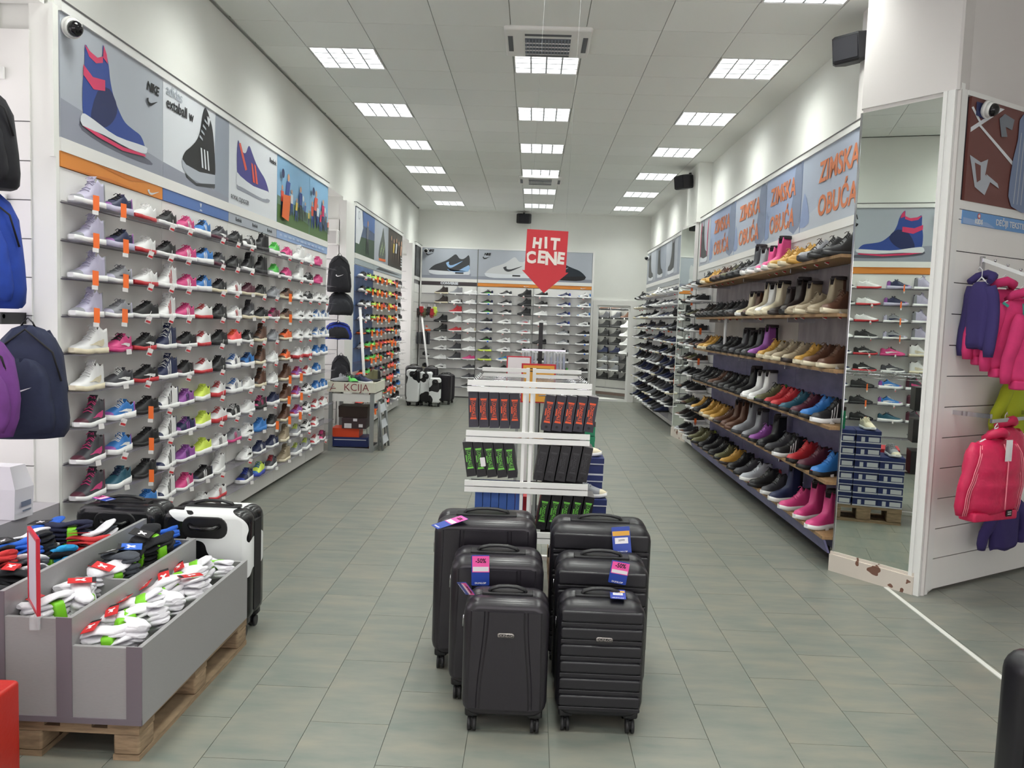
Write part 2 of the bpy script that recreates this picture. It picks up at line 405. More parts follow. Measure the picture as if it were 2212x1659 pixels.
# niche sill in front, left
struct('trim_2', MB().box(-3.2, -2.50, 1.6, 4.195, .60, .63).box(-2.52, -2.50, 1.6, 4.195, .5, .6), [mat('grey_sill', (176, 172, 178), .4)])
struct('trim_3', MB().box(-2.635, -2.50, 4.19, 4.22, .0, 3.22).box(-2.52, -2.495, 4.165, 4.19, 2.45, 3.22), [WALL])
struct('trim_4', MB().box(-2.60, -2.50, 10.70, 11.2, 0, 3.2), [WHITE])
struct('trim_5', MB().box(-2.60, -2.48, 16.4, 16.7, 0, 3.2), [WHITE])
def slats(parent, F, w, z0, z1, step=.2, zref=2.225, m=WHITE, t=.012, name='slat'):
    """horizontal slat boards on plane F (x along wall, y up, z out)"""
    k = 0
    zs = [z0] + [zref - step*i for i in range(20, -3, -1) if z0 + .02 < zref - step*i < z1 - .02] + [z1]
    for a_, b_ in zip(zs, zs[1:]):
        o = ob(name, MB().box(0, w, a_ + .003, b_ - .003, -t, 0), [m], parent); o.matrix_local = F; k += 1
for lab, F, w, z0, z1 in (('white slatwall panel in the near left window niche behind the backpacks', frame((-3.19, 4.18, 0), (1,0,0)), .56, .63, 3.09),
                          ('white slatwall panel in the middle left niche behind dark bags', frame((-3.15, 10.70, 0), (1,0,0)), .56, .1, 2.95),
                          ('white slatwall panel in the farthest left niche, beside the window', frame((-3.15, 16.42, 0), (1,0,0)), .56, .1, 2.95)):
    T = thing('slatwall_panel', lab, 'slatwall')
    o = ob('backing_board', MB().box(0, w, z0, z1, -.022, -.014), [mat('groove_grey', (150, 148, 150), .6)], T); o.matrix_local = F
    slats(T, F, w, z0, z1)
# ---------------------------------------------------------------- colours for prints
def pm(rgb, r=.45): return mat('print_%02x%02x%02x' % rgb, rgb, r)
PG = pm((176, 182, 192)); PGD = pm((150, 154, 168)); PW = pm((222, 226, 232)); PBLUE = pm((48, 74, 150)); PNAVY = pm((34, 44, 92)); PPINK = pm((214, 60, 104))
PBLK = pm((28, 28, 32)); PORG = pm((224, 142, 62)); PORD = pm((206, 122, 50)); PSKY = pm((132, 178, 214)); PGRASS = pm((86, 118, 66)); PLB = pm((150, 178, 220)); PMB = pm((92, 124, 186))
PRED = pm((226, 92, 72)); PDG = pm((66, 68, 72)); PSHG = pm((150, 158, 172)); PCY = pm((150, 186, 226)); PSKIN = pm((206, 160, 132)); POR2 = pm((226, 106, 46)); PGRN = pm((60, 84, 62)); PBRN = pm((96, 80, 66))
PSTONE = pm((120, 126, 136)); TRACK = pm((112, 66, 62)); PYEL = pm((224, 196, 90))
def shoe_print(p, dx, dy, w, h, body, sole, accent, high=False, left=False, low=None, kind='swoosh'):
    fx = (lambda q: flipx(q)) if left else (lambda q: q)
    p.poly(fx(smooth_poly([(x, y - .06) for x, y in SOLE_P], 2)), PGD, dx + .01, dy - .012, w * 1.02, h * .5)
    p.poly(fx(smooth_poly(HT_UP if high else LOW_UP, 3)), body, dx, dy, w, h)
    p.poly(fx(smooth_poly(SOLE_P, 2)), sole, dx, dy, w, h)
    if low: p.poly(fx([(0,.0),(.2,-.02),(.6,-.03),(1.0,.0),(1.0,-.025),(.6,-.055),(.2,-.045)]), low, dx, dy, w, h)
    if kind == 'swoosh': p.poly(fx([(.28 + x*.45, .14 + y*.22) for x, y in SWOOSH_S]), accent, dx, dy, w, h)
    elif kind == 'stripes':
        for k in range(3): p.poly(fx([(.38+.07*k,.12),(.42+.07*k,.12),(.36+.07*k,.34 if high else .26),(.32+.07*k,.34 if high else .26)]), accent, dx, dy, w, h)
    elif kind == 'bars':
        p.poly(fx([(.05,.42),(.1,.44),(.3,.2),(.24,.18)]), accent, dx, dy, w, h)
        for k in range(2): p.poly(fx([(.42+.09*k,.3),(.47+.09*k,.29),(.55+.09*k,.1),(.48+.09*k,.1)]), accent, dx, dy, w, h)
def figure(p, x, y, s, shirt, legs, lean=0):
    p.disc(x + lean*s, y + .9*s, .09*s, PSKIN, 10)
    p.poly([(x-.13*s, y+.45*s), (x+.13*s, y+.45*s), (x+.15*s+lean*s, y+.8*s), (x-.15*s+lean*s, y+.8*s)], shirt)
    p.poly([(x-.13*s, y+.45*s), (x+.02*s, y+.45*s), (x-.06*s, y), (x-.14*s, y)], legs)
    p.poly([(x, y+.45*s), (x+.13*s, y+.45*s), (x+.24*s, y+.03*s), (x+.16*s, y)], legs)
    p.poly([(x+.12*s+lean*s, y+.78*s), (x+.16*s+lean*s, y+.74*s), (x+.34*s, y+.6*s), (x+.32*s, y+.64*s)], PSKIN)
TM = lambda x, y, z=.004: Matrix.Translation((x, y, z))
TB, TT = 2.56, 3.20
def poster(T, x0, x1, name='poster', bg=PG, z=.006):
    return ob(name, MB().box(x0 + .004, x1 - .004, TB, TT, -.01, z), [bg], T)
def header(T, x0, x1, m, y0=2.41, y1=2.49): return ob('header_strip', MB().box(x0 + .003, x1 - .003, y0, y1, -.01, .006), [m], T)
def pr(parent, z=.006): return Print(Matrix.Translation((0, 0, z)))
def rails(T, L, d=.018):
    ob('rail', MB().box(0, L, TT, TT + .05, -.02, d), [FRAME_W], T); ob('rail', MB().box(0, L, 2.49, TB, -.012, d - .008), [WHITE], T)
    ob('shadow_gap', MB().box(0, L, TT + .05, TT + .058, -.02, d + .004), [mat('dark_gap', (96, 94, 96), .6)], T)
def unit(label, F, bays, rows=range(11), skirt=True, z0=0.02, shelf=True, sm=WHITE, depth=.125, shelf_skip=()):
    T = thing('shoe_wall_unit', label, 'shelving'); T.matrix_world = F
    L = bays[-1]
    ob('backing_board', MB().box(0, L, z0, TT, -.03, -.013), [mat('groove_grey', (150, 148, 150), .6)], T)
    for a_, b_ in zip(bays, bays[1:]):
        slats(T, Matrix.Translation((a_ + .002, 0, 0)), b_ - a_ - .004, z0, 2.41, zref=2.225, m=sm)
        if shelf:
            for r in rows:
                if (bays.index(a_), r) in shelf_skip: continue
                z = 2.225 - .2 * r
                ob('shelf', MB().box(a_ + .01, b_ - .01, z - .004, z, 0, depth).box(a_ + .01, b_ - .01, z, z + .012, -.002, .004), [ACRYL], T)
    return T
# ---------------------------------------------------------------- left main unit
F1 = frame((-2.5, 4.22, 0), (0, 1, 0))
B1 = [0, 1.165, 2.33, 3.56, 4.68, 5.48]
U1 = unit('long white shoe display wall on the left with five picture panels above', F1, B1)
rails(U1, 5.48)
# bay 1: blue high top on grey
q = poster(U1, B1[0], B1[1]); p = pr(q)
p.poly([(.004,TB),(1.161,TB),(1.161,2.66),(.004,2.76)], PGD)
p.poly(smooth_poly([(.2,2.64),(.55,2.60),(.95,2.60),(.98,2.63),(.5,2.68),(.22,2.70)],3), pm((96,98,112)))
S = (.20, 2.665, .72, .50)
p.poly(smooth_poly(HT_UP, 3), PBLUE, S[0], S[1], S[2]*.98, S[3])
p.poly(smooth_poly([(.12,.1),(.22,.45),(.4,.55),(.52,.38),(.45,.2),(.3,.08)], 3), PNAVY, *S)
p.poly([(.04,.88),(.12,.84),(.22,.82),(.3,.87),(.3,.8),(.2,.75),(.1,.78)], PPINK, *S)
p.poly([(.02,.66),(.15,.58),(.33,.62),(.33,.5),(.16,.45),(.02,.55)], PPINK, *S)
p.poly([(.3,.86),(.31,1.0),(.355,.92),(.37,.82)], PPINK, *S)
p.poly(smooth_poly([(.0,.0),(.0,.13),(.15,.12),(.5,.05),(.98,.08),(1.02,.04),(.98,-.01),(.7,-.03),(.3,.0)], 3), PW, *S)
p.poly([(.0,.0),(.2,-.005),(.6,-.045),(.98,-.02),(1.0,-.045),(.6,-.09),(.2,-.05)], PPINK, *S)
p.poly(SWOOSH_S, PBLK, .93, 2.97, .15, .09)
p.done(q)
text('NIKE', .08, PBLK, q, TM(1.015, 3.09, .0105), bold=.002, shear=.25, space=.9)
# bay 2: black three stripe shoe
q = poster(U1, B1[1], B1[2], bg=PW); p = pr(q)
p.poly([(2.02,TB),(2.326,TB),(2.326,TT),(2.05,TT)], PSHG); p.poly([(1.169,TB),(2.326,TB),(2.326,2.60),(1.169,2.66)], PGD)
p.poly(smooth_poly([(1.47,2.72),(1.50,2.79),(1.60,2.85),(1.70,2.92),(1.76,3.0),(1.80,3.12),(1.85,3.19),(1.92,3.15),(1.99,3.06),(2.03,2.90),(2.04,2.72),(1.9,2.68),(1.65,2.68)], 4), PBLK)
p.poly([(1.45,2.74),(1.52,2.71),(1.75,2.70),(2.04,2.73),(2.04,2.65),(1.8,2.62),(1.58,2.63),(1.46,2.68)], PG); p.poly([(1.50,2.65),(1.7,2.61),(2.04,2.66),(2.04,2.63),(1.7,2.59),(1.52,2.62)], PDG)
for k in range(3): p.poly([(1.79+.055*k,2.74),(1.82+.055*k,2.74),(1.79+.055*k,2.88),(1.765+.055*k,2.88)], PW)
for k in range(4): p.poly([(1.74+.028*k,2.95+.045*k),(1.80+.028*k,2.935+.045*k),(1.80+.028*k,2.95+.045*k),(1.745+.028*k,2.968+.045*k)], PG)
for a_ in (-25, 0, 25): p.poly(smooth_poly([(1.90,3.06),(1.90+.03*math.sin(R(a_-18)),3.06+.06*math.cos(R(a_-18))),(1.90+.08*math.sin(R(a_)),3.06+.08*math.cos(R(a_))),(1.90+.03*math.sin(R(a_+18)),3.06+.06*math.cos(R(a_+18)))],2), PW)
p.done(q)
text('adidas', .10, PG, q, TM(1.21, 3.145, .0105), align='LEFT'); text('extaball w', .105, PBLK, q, TM(1.21, 3.06, .0105), align='LEFT', bold=.0012)
# bay 3
q = poster(U1, B1[2], B1[3], bg=PW); p = pr(q)
shoe_print(p, 2.50, 2.74, .80, .80, pm((70, 66, 140)), PW, PRED, kind='bars'); p.done(q)
text('Reebok', .062, PBLK, q, TM(3.42, 3.10, .0105), bold=.001); text('ROYAL CLJOGGER', .05, PDG, q, TM(2.37, 2.62, .0105), align='LEFT')
# bays 4, 5: children playing football
for (a_, b_) in ((B1[3], B1[4]), (B1[4], B1[5])):
    q = poster(U1, a_, b_, bg=PSKY); p = pr(q); w = b_ - a_
    p.poly([(a_+.004,TB),(b_-.004,TB),(b_-.004,2.66),(a_+.4*w,2.72),(a_+.004,2.74)], PGRASS); p.poly([(a_+.004,2.74),(a_+.4*w,2.72),(b_-.004,2.66),(b_-.004,2.78),(a_+.004,2.82)], pm((110,140,120)))
    random.seed(3)
    for k in range(7):
        figure(p, a_ + .14*w + k*.13*w, 2.64 + .02*(k % 3), (.44 if k % 3 == 1 else .3) - .02*k, random.choice([PMB, PRED, PW, PYEL, PBLUE]) if a_ < 4.6 else random.choice([PPINK, PRED, PBRN, PW]), random.choice([PBLK, PNAVY, PBLUE]), .1*(k % 2))
    p.disc(a_ + .1*w, 3.04, .045, PNAVY); p.disc(a_+.72*w, 2.9, .03, PW)
    if a_ < 4.6: p.poly([(a_+.08,2.62),(a_+.3,2.6),(a_+.36,2.86),(a_+.12,2.84)], POR2)
    p.done(q)
h = header(U1, B1[0], B1[1], PORG); p = Print(Matrix.Translation((0, 0, .006)))
p.poly([(.01,2.412),(.5,2.43),(.9,2.412)], PORD); p.poly([(.3,2.488),(.7,2.46),(1.0,2.488)], PORD); p.poly(SWOOSH_S, PW, .95, 2.415, .16, .062); p.done(h)
h = header(U1, B1[1], B1[2], PMB); p = Print(Matrix.Translation((0, 0, .006)))
for a_ in (-28, 0, 28): p.poly(smooth_poly([(1.78,2.445),(1.78+.012*math.sin(R(a_-25)),2.445+.02*math.cos(R(a_-25))),(1.78+.035*math.sin(R(a_)),2.445+.04*math.cos(R(a_))),(1.78+.012*math.sin(R(a_+25)),2.445+.02*math.cos(R(a_+25)))],2), PW)
p.done(h); text('adidas', .018, PW, h, TM(1.78, 2.425, .0085))
h = header(U1, B1[2], B1[3], PG)
for k in range(3): text('Reebok', .045, PDG, h, TM(2.55 + .4*k, 2.45, .0085))
h = header(U1, B1[3], B1[5], PLB); p = Print(Matrix.Translation((0,0,.006)))
for k in range(12): p.rect(3.65+.14*k, 3.72+.14*k+.02*(k%3), 2.44, 2.462, pm((186,204,232)))
p.done(h)
# ---------------------------------------------------------------- left far unit
F2 = frame((-2.5, 11.2, 0), (0, 1, 0)); B2 = [0, 1.35, 2.7, 4.0]
U2 = unit('second shoe display wall on the left, farther back, full of neon football shoes', F2, B2); rails(U2, 4.0)
ob('side_panel', MB().box(0, 1.33, .9, 2.40, .0, .003), [mat('blue_print_panel', (92, 118, 168), .5, noise=.3, nscale=5)], U2)
q = poster(U2, 0, 1.35, bg=pm((84,100,132))); p = pr(q); p.poly([(.01,TB),(1.34,TB),(1.34,2.85),(.01,2.8)], PGRN); p.poly([(.02,2.7),(.02,3.19),(.42,3.19),(.5,2.95),(.25,2.7)], PW); p.poly([(.5,3.19),(1.34,3.19),(1.34,2.96),(.5,2.99)], PMB)
p.disc(.22,3.1,.06,PSHG); p.disc(.22,3.1,.045,PW); figure(p, .8, 2.6, .5, PSTONE, PDG, .05); p.done(q)
q = poster(U2, 1.35, 2.55, bg=PG); p = pr(q)
p.poly(smooth_poly([(1.72,2.62),(1.75,2.8),(1.95,3.0),(2.07,3.14),(2.14,3.02),(2.25,2.85),(2.3,2.66),(2.1,2.6)],3), pm((92,100,96)))
for k in range(6): p.poly([(1.82+.06*k,2.68+.05*(k%3)),(1.86+.06*k,2.68+.05*(k%3)),(1.92+.06*k,2.8+.05*(k%3)),(1.89+.06*k,2.8+.05*(k%3))], pm((150,168,120)))
p.poly([(1.7,2.62),(2.3,2.64),(2.3,2.6),(1.75,2.585)], POR2); p.done(q)
q = poster(U2, 2.55, 4.0, bg=pm((74,68,62))); p = pr(q)
for k, c_ in enumerate((PBRN, PYEL, PW, PBRN, PSKIN)): figure(p, 2.8 + .24*k, 2.6, .5 - .03*(k % 2), c_, PBRN, .1)
for k in range(4): p.rect(3.75, 3.92, 2.62+.05*k, 2.64+.05*k, PW)
p.done(q)
h = header(U2, 0, 1.35, pm((168,180,186))); h = header(U2, 1.35, 4.0, pm((176,186,192))); p = Print(Matrix.Translation((0,0,.006))); p.poly([(1.5,2.43),(2.6,2.44),(3.9,2.46),(3.0,2.47),(1.8,2.48)], PDG); p.done(h)
# left corner unit
F5 = frame((-2.47, 16.7, 0), (0, 1, 0))
U5 = unit('narrow slatwall unit in the far left corner with a dark picture panel', F5, [0, .9], shelf=False); rails(U5, .9)
q = poster(U5, .1, .85, bg=pm((66, 66, 68))); p = pr(q)
for k in range(4): p.rect(.15+.17*k, .26+.17*k, 2.62+.1*(k % 2), 2.95+.1*(k % 2), pm((96,96,98)))
p.done(q)
# ---------------------------------------------------------------- back unit
F3 = frame((-2.42, 17.4, 0), (1, 0, 0)); B3 = [0, 1.2, 2.42, 3.66]
U3 = unit('white shoe display wall across the back of the shop with sneaker pictures above', F3, B3)
ob('rail', MB().box(0, 3.66, TT, TT+.03, -.35, .012), [FRAME_W], U3); ob('rail', MB().box(0, 3.66, 2.49, TB, -.012, .01), [WHITE], U3)
ob('side_panel', MB().box(3.66, 3.70, 0, TT+.03, -.35, .02), [WHITE], U3); ob('side_panel', MB().box(-.03, 0, 0, TT+.03, -.35, .02), [WHITE], U3)
ob('seam_profile', MB().box(1.195, 1.21, .02, TT, 0, .012), [mat('seam_grey', (120, 124, 120), .5)], U3); ob('seam_profile', MB().box(2.415, 2.425, .02, 2.41, 0, .008), [mat('seam_grey', (120, 124, 120), .5)], U3)
ob('plinth', MB().box(0, 3.66, 0, .02, -.3, -.01), [mat('dark_gap', (96, 94, 96), .6)], U3)
def nlogo(p, q, x, y, s=1):
    p.poly(SWOOSH_S, PBLK, x, y, .17*s, .09*s)
    text('NIKE', .07*s, PBLK, q, TM(x + .1*s, y + .1*s, .0105), bold=.004, shear=.25, space=.8)
q = poster(U3, 0, 1.2); p = pr(q); p.rect(.004, 1.196, TB, 2.62, PGD)
shoe_print(p, .17, 2.66, .86, .9, PDG, PW, PCY, left=True, kind=''); p.poly(smooth_poly([(.55,2.76),(.6,2.72),(.8,2.74),(1.01,2.86),(1.0,2.72),(.7,2.7)],2), PCY); p.poly([(x*.36+.52, y*.26+2.78) for x, y in SWOOSH_S], PCY); p.rect(.72,.9,2.665,2.70,PDG)
nlogo(p, q, .08, 3.04); p.done(q)
q = poster(U3, 1.2, 3.66); p = pr(q); p.rect(1.204, 3.656, TB, 2.63, PGD)
shoe_print(p, 1.38, 2.63, .95, .92, pm((208,210,212)), PW, PDG, left=True, kind=''); p.poly([(x*.42+1.75, y*.22+2.74) for x, y in SWOOSH_S], PDG); p.rect(1.95,2.12,2.645,2.68,PDG)
shoe_print(p, 2.55, 2.62, .95, .95, pm((34,44,54)), PBLK, PG, left=False, kind=''); p.poly([(x*.3+2.85, y*.2+2.75) for x, y in SWOOSH_S], PG)
nlogo(p, q, 1.3, 3.0); p.done(q)
h = header(U3, 0, 1.2, pm((72,64,68)), 2.42, 2.49); text('CONVERSE', .066, PW, h, TM(.6, 2.455, .0085), bold=.004, sx=1.15)
h = header(U3, 1.2, 3.66, PORG, 2.415, 2.485); p = Print(Matrix.Translation((0,0,.006)))
p.poly([(1.6,2.42),(2.0,2.45),(2.3,2.42)], PORD); p.poly([(2.9,2.48),(3.2,2.45),(3.5,2.48)], PORD)
for x in (2.2, 3.42): p.poly(SWOOSH_S, PW, x, 2.425, .13, .05)
p.done(h)
# ---------------------------------------------------------------- right main unit (winter footwear)
F4 = frame((2.37, 11.75, 0), (0, -1, 0)); L4 = 6.1
MUR = mat('lilac_snow_mural', (104, 102, 140), .5, noise=.22, nscale=5, stretch=(1, 2.5, 1))
MUR2 = mat('grey_bark_mural', (140, 132, 138), .5, noise=.3, nscale=7, stretch=(1, .4, 1)); SANDP = mat('sand_mural', (176, 170, 164), .5, noise=.1, nscale=4)
U4 = thing('shoe_wall_unit', 'winter boot display wall on the right with wooden planks and orange lettered panels', 'shelving'); U4.matrix_world = F4
rails(U4, L4)
ob('backing_board', MB().box(0, L4, .02, TT, -.03, -.013), [mat('groove_grey', (150, 148, 150), .6)], U4)
slats(U4, Matrix.Identity(4), 1.2, .02, 2.41)
for r in range(11):
    z = 2.225 - .2*r; ob('shelf', MB().box(.02, 1.22, z-.004, z, 0, .2), [ACRYL], U4)
zs = [.02, .3, .7, 1.1, 1.5, 1.87, 2.2, 2.41]
for i, (z0, z1) in enumerate(zip(zs, zs[1:])):
    for k, (a_, b_) in enumerate(((1.2, 2.85), (2.85, 4.5), (4.5, L4))):
        ob('mural_panel', MB().box(a_+.003, b_-.003, z0+.003, z1-.003, -.012, 0), [MUR2 if z0 > 1.8 else (SANDP if z0 > 1.45 and k < 2 else (MUR2 if z0 > 1.45 else MUR))], U4)
planks = [2.225, 1.815, 1.42, 1.02, .63, .235]
for i, z in enumerate(planks):
    ob('plank', MB().box(1.25, L4-.02, z-.022, z, .0, .26), [PLANK], U4)
    for x in (1.9, 3.4, 4.9): ob('bracket', MB().box(x, x+.012, z-.06, z-.022, 0, .23), [CHROME], U4)
ob('ruler_strip', MB().box(2.48, 2.56, 1.43, 1.80, .17, .185), [mat('strip_white', (214, 214, 216), .5)], U4)
ob('slanted_fascia', MB().add([(1.25,.12,.22),(L4-.01,.12,.22),(L4-.01,.212,.255),(1.25,.212,.255),(1.25,.12,.205),(L4-.01,.12,.205),(L4-.01,.212,.24),(1.25,.212,.24)],[(0,1,2,3),(7,6,5,4),(0,4,5,1),(3,2,6,7),(0,3,7,4),(1,5,6,2)]), [MUR], U4)
ob('skirt_board', MB().box(0, 1.24, .06, .13, 0, .12), [WHITE], U4)
PSN = [pm((158,174,206)), pm((176,186,204)), pm((140,158,196)), pm((188,196,208))]; PZ = pm((214,128,86))
x0 = 11.75; seams = [0, .66, 2.0, 3.27, 4.38, L4]
q = poster(U4, 0, .66, bg=PG); p = pr(q); shoe_print(p, .08, 2.62, .44, .6, PDG, PW, PW, high=True, kind='')
for s_ in (.06, .5): p.poly(smooth_poly([(s_,2.7),(s_-.02,3.0),(s_+.03,3.16),(s_+.06,3.15),(s_+.02,3.0),(s_+.03,2.7)],2), PPINK)
p.done(q)
for k, (a_, b_) in enumerate(zip(seams[1:], seams[2:])):
    q = poster(U4, a_, b_, bg=PSN[k % 2]); p = pr(q); w = b_ - a_
    p.poly([(a_+.01,TB),(b_-.01,TB),(b_-.01,2.74),(a_+.7*w,2.68),(a_+.4*w,2.78),(a_+.01,2.66)], PSN[3])
    p.poly(smooth_poly([(a_+.72*w,2.62),(a_+.78*w,2.9),(a_+.82*w,3.17),(b_-.02,3.17),(b_-.02,2.62)],2), pm((128,140,166)))
    p.poly(smooth_poly([(a_+.02,2.7),(a_+.05*w,2.9),(a_+.12*w,2.75),(a_+.14*w,2.62),(a_+.02,2.6)],2), PSN[2])
    p.done(q)
    cx = (a_ + b_) / 2; sx_ = min(1.0, w / 1.2)
    text('ZIMSKA', .235, PZ, q, TM(cx, 3.0, .0105), bold=.006, sx=1.02*sx_); text('OBUĆA', .235, PZ, q, TM(cx, 2.72, .0105), bold=.006, sx=1.0*sx_)
h = header(U4, 0, L4, pm((204, 204, 202)), 2.30, 2.49)
sym = MB(); random.seed(5)
for k in range(26):
    x = .4 + k*.22; s_ = random.choice((.012, .018, .03)); sym.box(x, x + s_*1.4, 2.40, 2.40 + s_*random.choice((.6, 1.6)), .006, .0075)
ob('printed_symbols', sym, [PDG], h)
# right back unit
F6 = frame((2.40, 17.3, 0), (0, -1, 0)); B6 = [0, 1.2, 2.4, 3.6, 4.75]
U6 = unit('far right shoe display wall with dark shoes and grey picture panels', F6, B6, depth=.2); rails(U6, 4.75)
for k, (a_, b_) in enumerate(zip(B6, B6[1:])):
    q = poster(U6, a_, b_, bg=PG if k % 2 == 0 else PSHG); p = pr(q); p.rect(a_+.005, b_-.005, TB, 2.6, PGD)
    shoe_print(p, a_+.25, 2.63, .62, .62, PDG, PW, PSHG, high=True, kind='', left=k > 1)
    p.done(q)
header(U6, 0, 4.75, pm((170,174,178)))
# ---------------------------------------------------------------- doorway in the back wall and the room behind
d = thing('door_1', None, None, (0, 0, 0)); d['kind'] = 'structure'
ob('door_frame', MB().box(1.31, 1.40, YB-.06, YB+.24, 0, 2.22).box(2.13, 2.27, YB-.06, YB+.24, 0, 2.22).box(1.40, 2.13, YB-.06, YB+.24, 2.11, 2.22), [WHITE], d)
ob('inner_frame', MB().box(1.40, 1.44, YB-.03, YB+.01, 0, 2.11).box(2.09, 2.13, YB-.03, YB+.01, 0, 2.11).box(1.44, 2.09, YB-.03, YB+.01, 2.06, 2.11).box(1.44, 2.09, YB-.03, YB+.01, 0, .05), [FRAME_W], d)
ob('door_handle', MB().cyl((2.10, YB-.05, 1.05), (0,0,1), .008, .09).cyl((2.10, YB-.04, 1.05), (0,1,0), .006, .03), [mat('dark_metal', (60,60,60), .3, 1)], d)
struct('wall_side_room', MB().box(.6, .7, YB+.2, 20.5, 0, 2.7).box(.6, 3.2, 20.4, 20.5, 0, 2.7).box(3.1, 3.2, YB+.2, 20.5, 0, 2.7).box(.6, 3.2, YB+.2, 20.5, 2.7, 2.75).box(.6, 3.2, YB+.2, 20.5, -.06, -.003), [WALL])
F7 = frame((1.10, 19.35, 0), (.76, -.65, 0))
U7 = unit('angled shoe rack wall seen through the back doorway', F7, [0, .85, 1.7], rows=range(1, 11), z0=.12)
ob('base_rail', MB().box(0, 1.7, .06, .12, -.03, .02), [mat('brown_rail', (120, 100, 92), .6)], U7)
SL = thing('ceiling_lamp', 'small lamp panel in the side room behind the doorway', 'ceiling lamp', (1.7, 18.4, 2.69))
ob('lamp_housing', MB().box(-.3, .3, -.1, .1, -.02, .01), [FRAME_W], SL)
ld = bpy.data.lights.new('lamp_light', 'AREA'); ld.shape = 'RECTANGLE'; ld.size = .55; ld.size_y = .18; ld.energy = 26; ld.color = LAMP_COLOR
lo = bpy.data.objects.new('lamp_light', ld); C.objects.link(lo); lo.parent = SL; lo.location = (0, 0, -.03)

# ---------------------------------------------------------------- mirror pillars
MP = [(2.18, 5.65), (2.5585, 5.1514)]
A, Bp = Vector((*MP[0], 0)), Vector((*MP[1], 0)); t_ = (Bp - A).normalized(); n_ = Vector((t_.y, -t_.x, 0))
if n_.y > 0: n_ = -n_
WT = Vector((.843, .537, 0)); WN = Vector((.537, -.843, 0)); W0 = Vector((2.60, 5.19, 0))
pil = [A, Bp, Bp + Vector((.02, .0, 0)), Vector((3.1, 5.75, 0)), Vector((3.1, 6.2, 0)), Vector((2.36, 6.2, 0)), Vector((2.36, 5.68, 0)), A + Vector((.02, .04, 0))]
pil_in = [v for v in pil]
m = MB(); m.prism([Vector((v.x, v.y, 3.2)) for v in pil_in], (0, 0, CZ - 3.2)); m.prism([Vector((v.x, v.y, 0)) - n_*.02 for v in pil_in], (0, 0, 3.21))
struct('wall_pillar_front', m, [mat('pillar_paint', (222, 218, 216), .8)])
Wd = (Bp - A).length
Fm = frame(A - n_ * .015, t_)
T = thing('pillar_mirror', 'tall mirror on the near right pillar reflecting the left shoe wall', 'mirror'); T.matrix_world = Fm
ob('mirror_pane', MB().box(.012, Wd - .075, .14, 3.17, 0, .016), [MIRROR], T)
ob('edge_strip', MB().box(0, .012, .12, 3.17, 0, .02), [CHROME], T)
ob('corner_profile', MB().box(Wd-.075, Wd-.05, .12, 3.2, 0, .024).box(Wd-.05, Wd-.035, .12, 3.2, 0, .014).box(Wd-.035, Wd, .0, 3.2, 0, .024), [FRAME_W], T)
BASEM = threshold_mat('worn_white_base', (120, 84, 70), (214, 204, 194), 14, .31, .6)
ob('base_board', MB().box(-.012, Wd-.035, 0, .12, -.0, .034).box(-.012, Wd-.035, .12, .14, 0, .022), [BASEM], T)
# second mirror pillar
A2, B2v = Vector((2.24, 12.50, 0)), Vector((2.32, 11.80, 0)); t2 = (B2v - A2).normalized()
T = thing('pillar_mirror', 'narrow tall mirror on the far right pillar between two shoe walls', 'mirror'); T.matrix_world = frame(A2, t2)
W2 = (B2v - A2).length
ob('backing_board', MB().box(0, W2, .0, 3.20, -.03, 0), [WHITE], T)
ob('mirror_pane', MB().box(.012, W2-.02, .16, 3.16, 0, .014), [MIRROR], T)
ob('edge_strip', MB().box(W2-.02, W2, .0, 3.2, 0, .02).box(0, .012, .1, 3.2, 0, .018), [FRAME_W], T)
ob('base_board', MB().box(0, W2-.02, 0, .14, 0, .03), [BASEM], T)
# ---------------------------------------------------------------- clothes wall
F8 = frame(W0 + Vector((0, 0, 0)), WT)
L8 = 2.6
struct('wall_clothes', MB().obox(W0 + WT*1.32 - WN*.09 + Vector((0,0,CZ/2)), WT, (0,0,1), WN, 1.27, CZ/2, .05), [mat('pillar_paint', (222, 218, 216), .8)])
U8 = thing('slatwall_panel', 'white slatwall on the right with hanging children clothes', 'slatwall'); U8.matrix_world = F8
ob('backing_board', MB().box(.08, L8, .02, TT, -.035, -.013), [mat('groove_dark', (70, 66, 74), .6)], U8)
slats(U8, Matrix.Translation((.08, 0, 0)), L8 - .08, .02, 2.49)
ob('corner_profile', MB().box(0, .035, 0, 3.25, -.04, .012).box(.045, .08, .02, 3.22, -.04, .006), [FRAME_W], U8)
ob('rail', MB().box(.08, L8, 3.19, 3.22, -.02, .012).box(.08, L8, 2.49, 2.545, -.02, .004), [FRAME_W], U8)
q = ob('poster', MB().box(.12, 1.35, 2.545, 3.19, -.01, .008), [TRACK], U8); p = Print(Matrix.Translation((0,0,.008)))
p.poly([(.13,2.97),(.13,3.0),(.45,3.17),(.5,3.17)], PW); p.poly([(.22,3.04),(.20,3.03),(.66,2.82),(.68,2.84)], PW); p.poly([(.12,3.12),(.14,3.13),(.24,3.05),(.22,3.04)], PW)
p.poly([(.14,2.83),(.22,2.64),(.34,2.60),(.40,2.70),(.33,2.73),(.35,2.83),(.27,2.80)], PG); p.poly([(.20,2.79),(.27,2.78),(.28,2.69),(.24,2.67)], TRACK)
p.poly([(.34,2.735),(.48,2.69),(.5,2.66),(.35,2.70)], PG)
p.poly([(.17,3.08),(.17,3.165),(.38,3.165),(.34,3.10),(.26,3.07)], PNAVY)
p.poly([(.44,3.1),(.5,3.14),(.62,3.12),(.6,3.05),(.52,3.06),(.55,3.0),(.48,2.99)], PSTONE)
p.poly(smooth_poly([(.66,2.56),(.63,2.8),(.68,3.0),(.72,3.17),(1.1,3.17),(1.15,2.8),(1.1,2.56)],3), pm((120,136,168)))
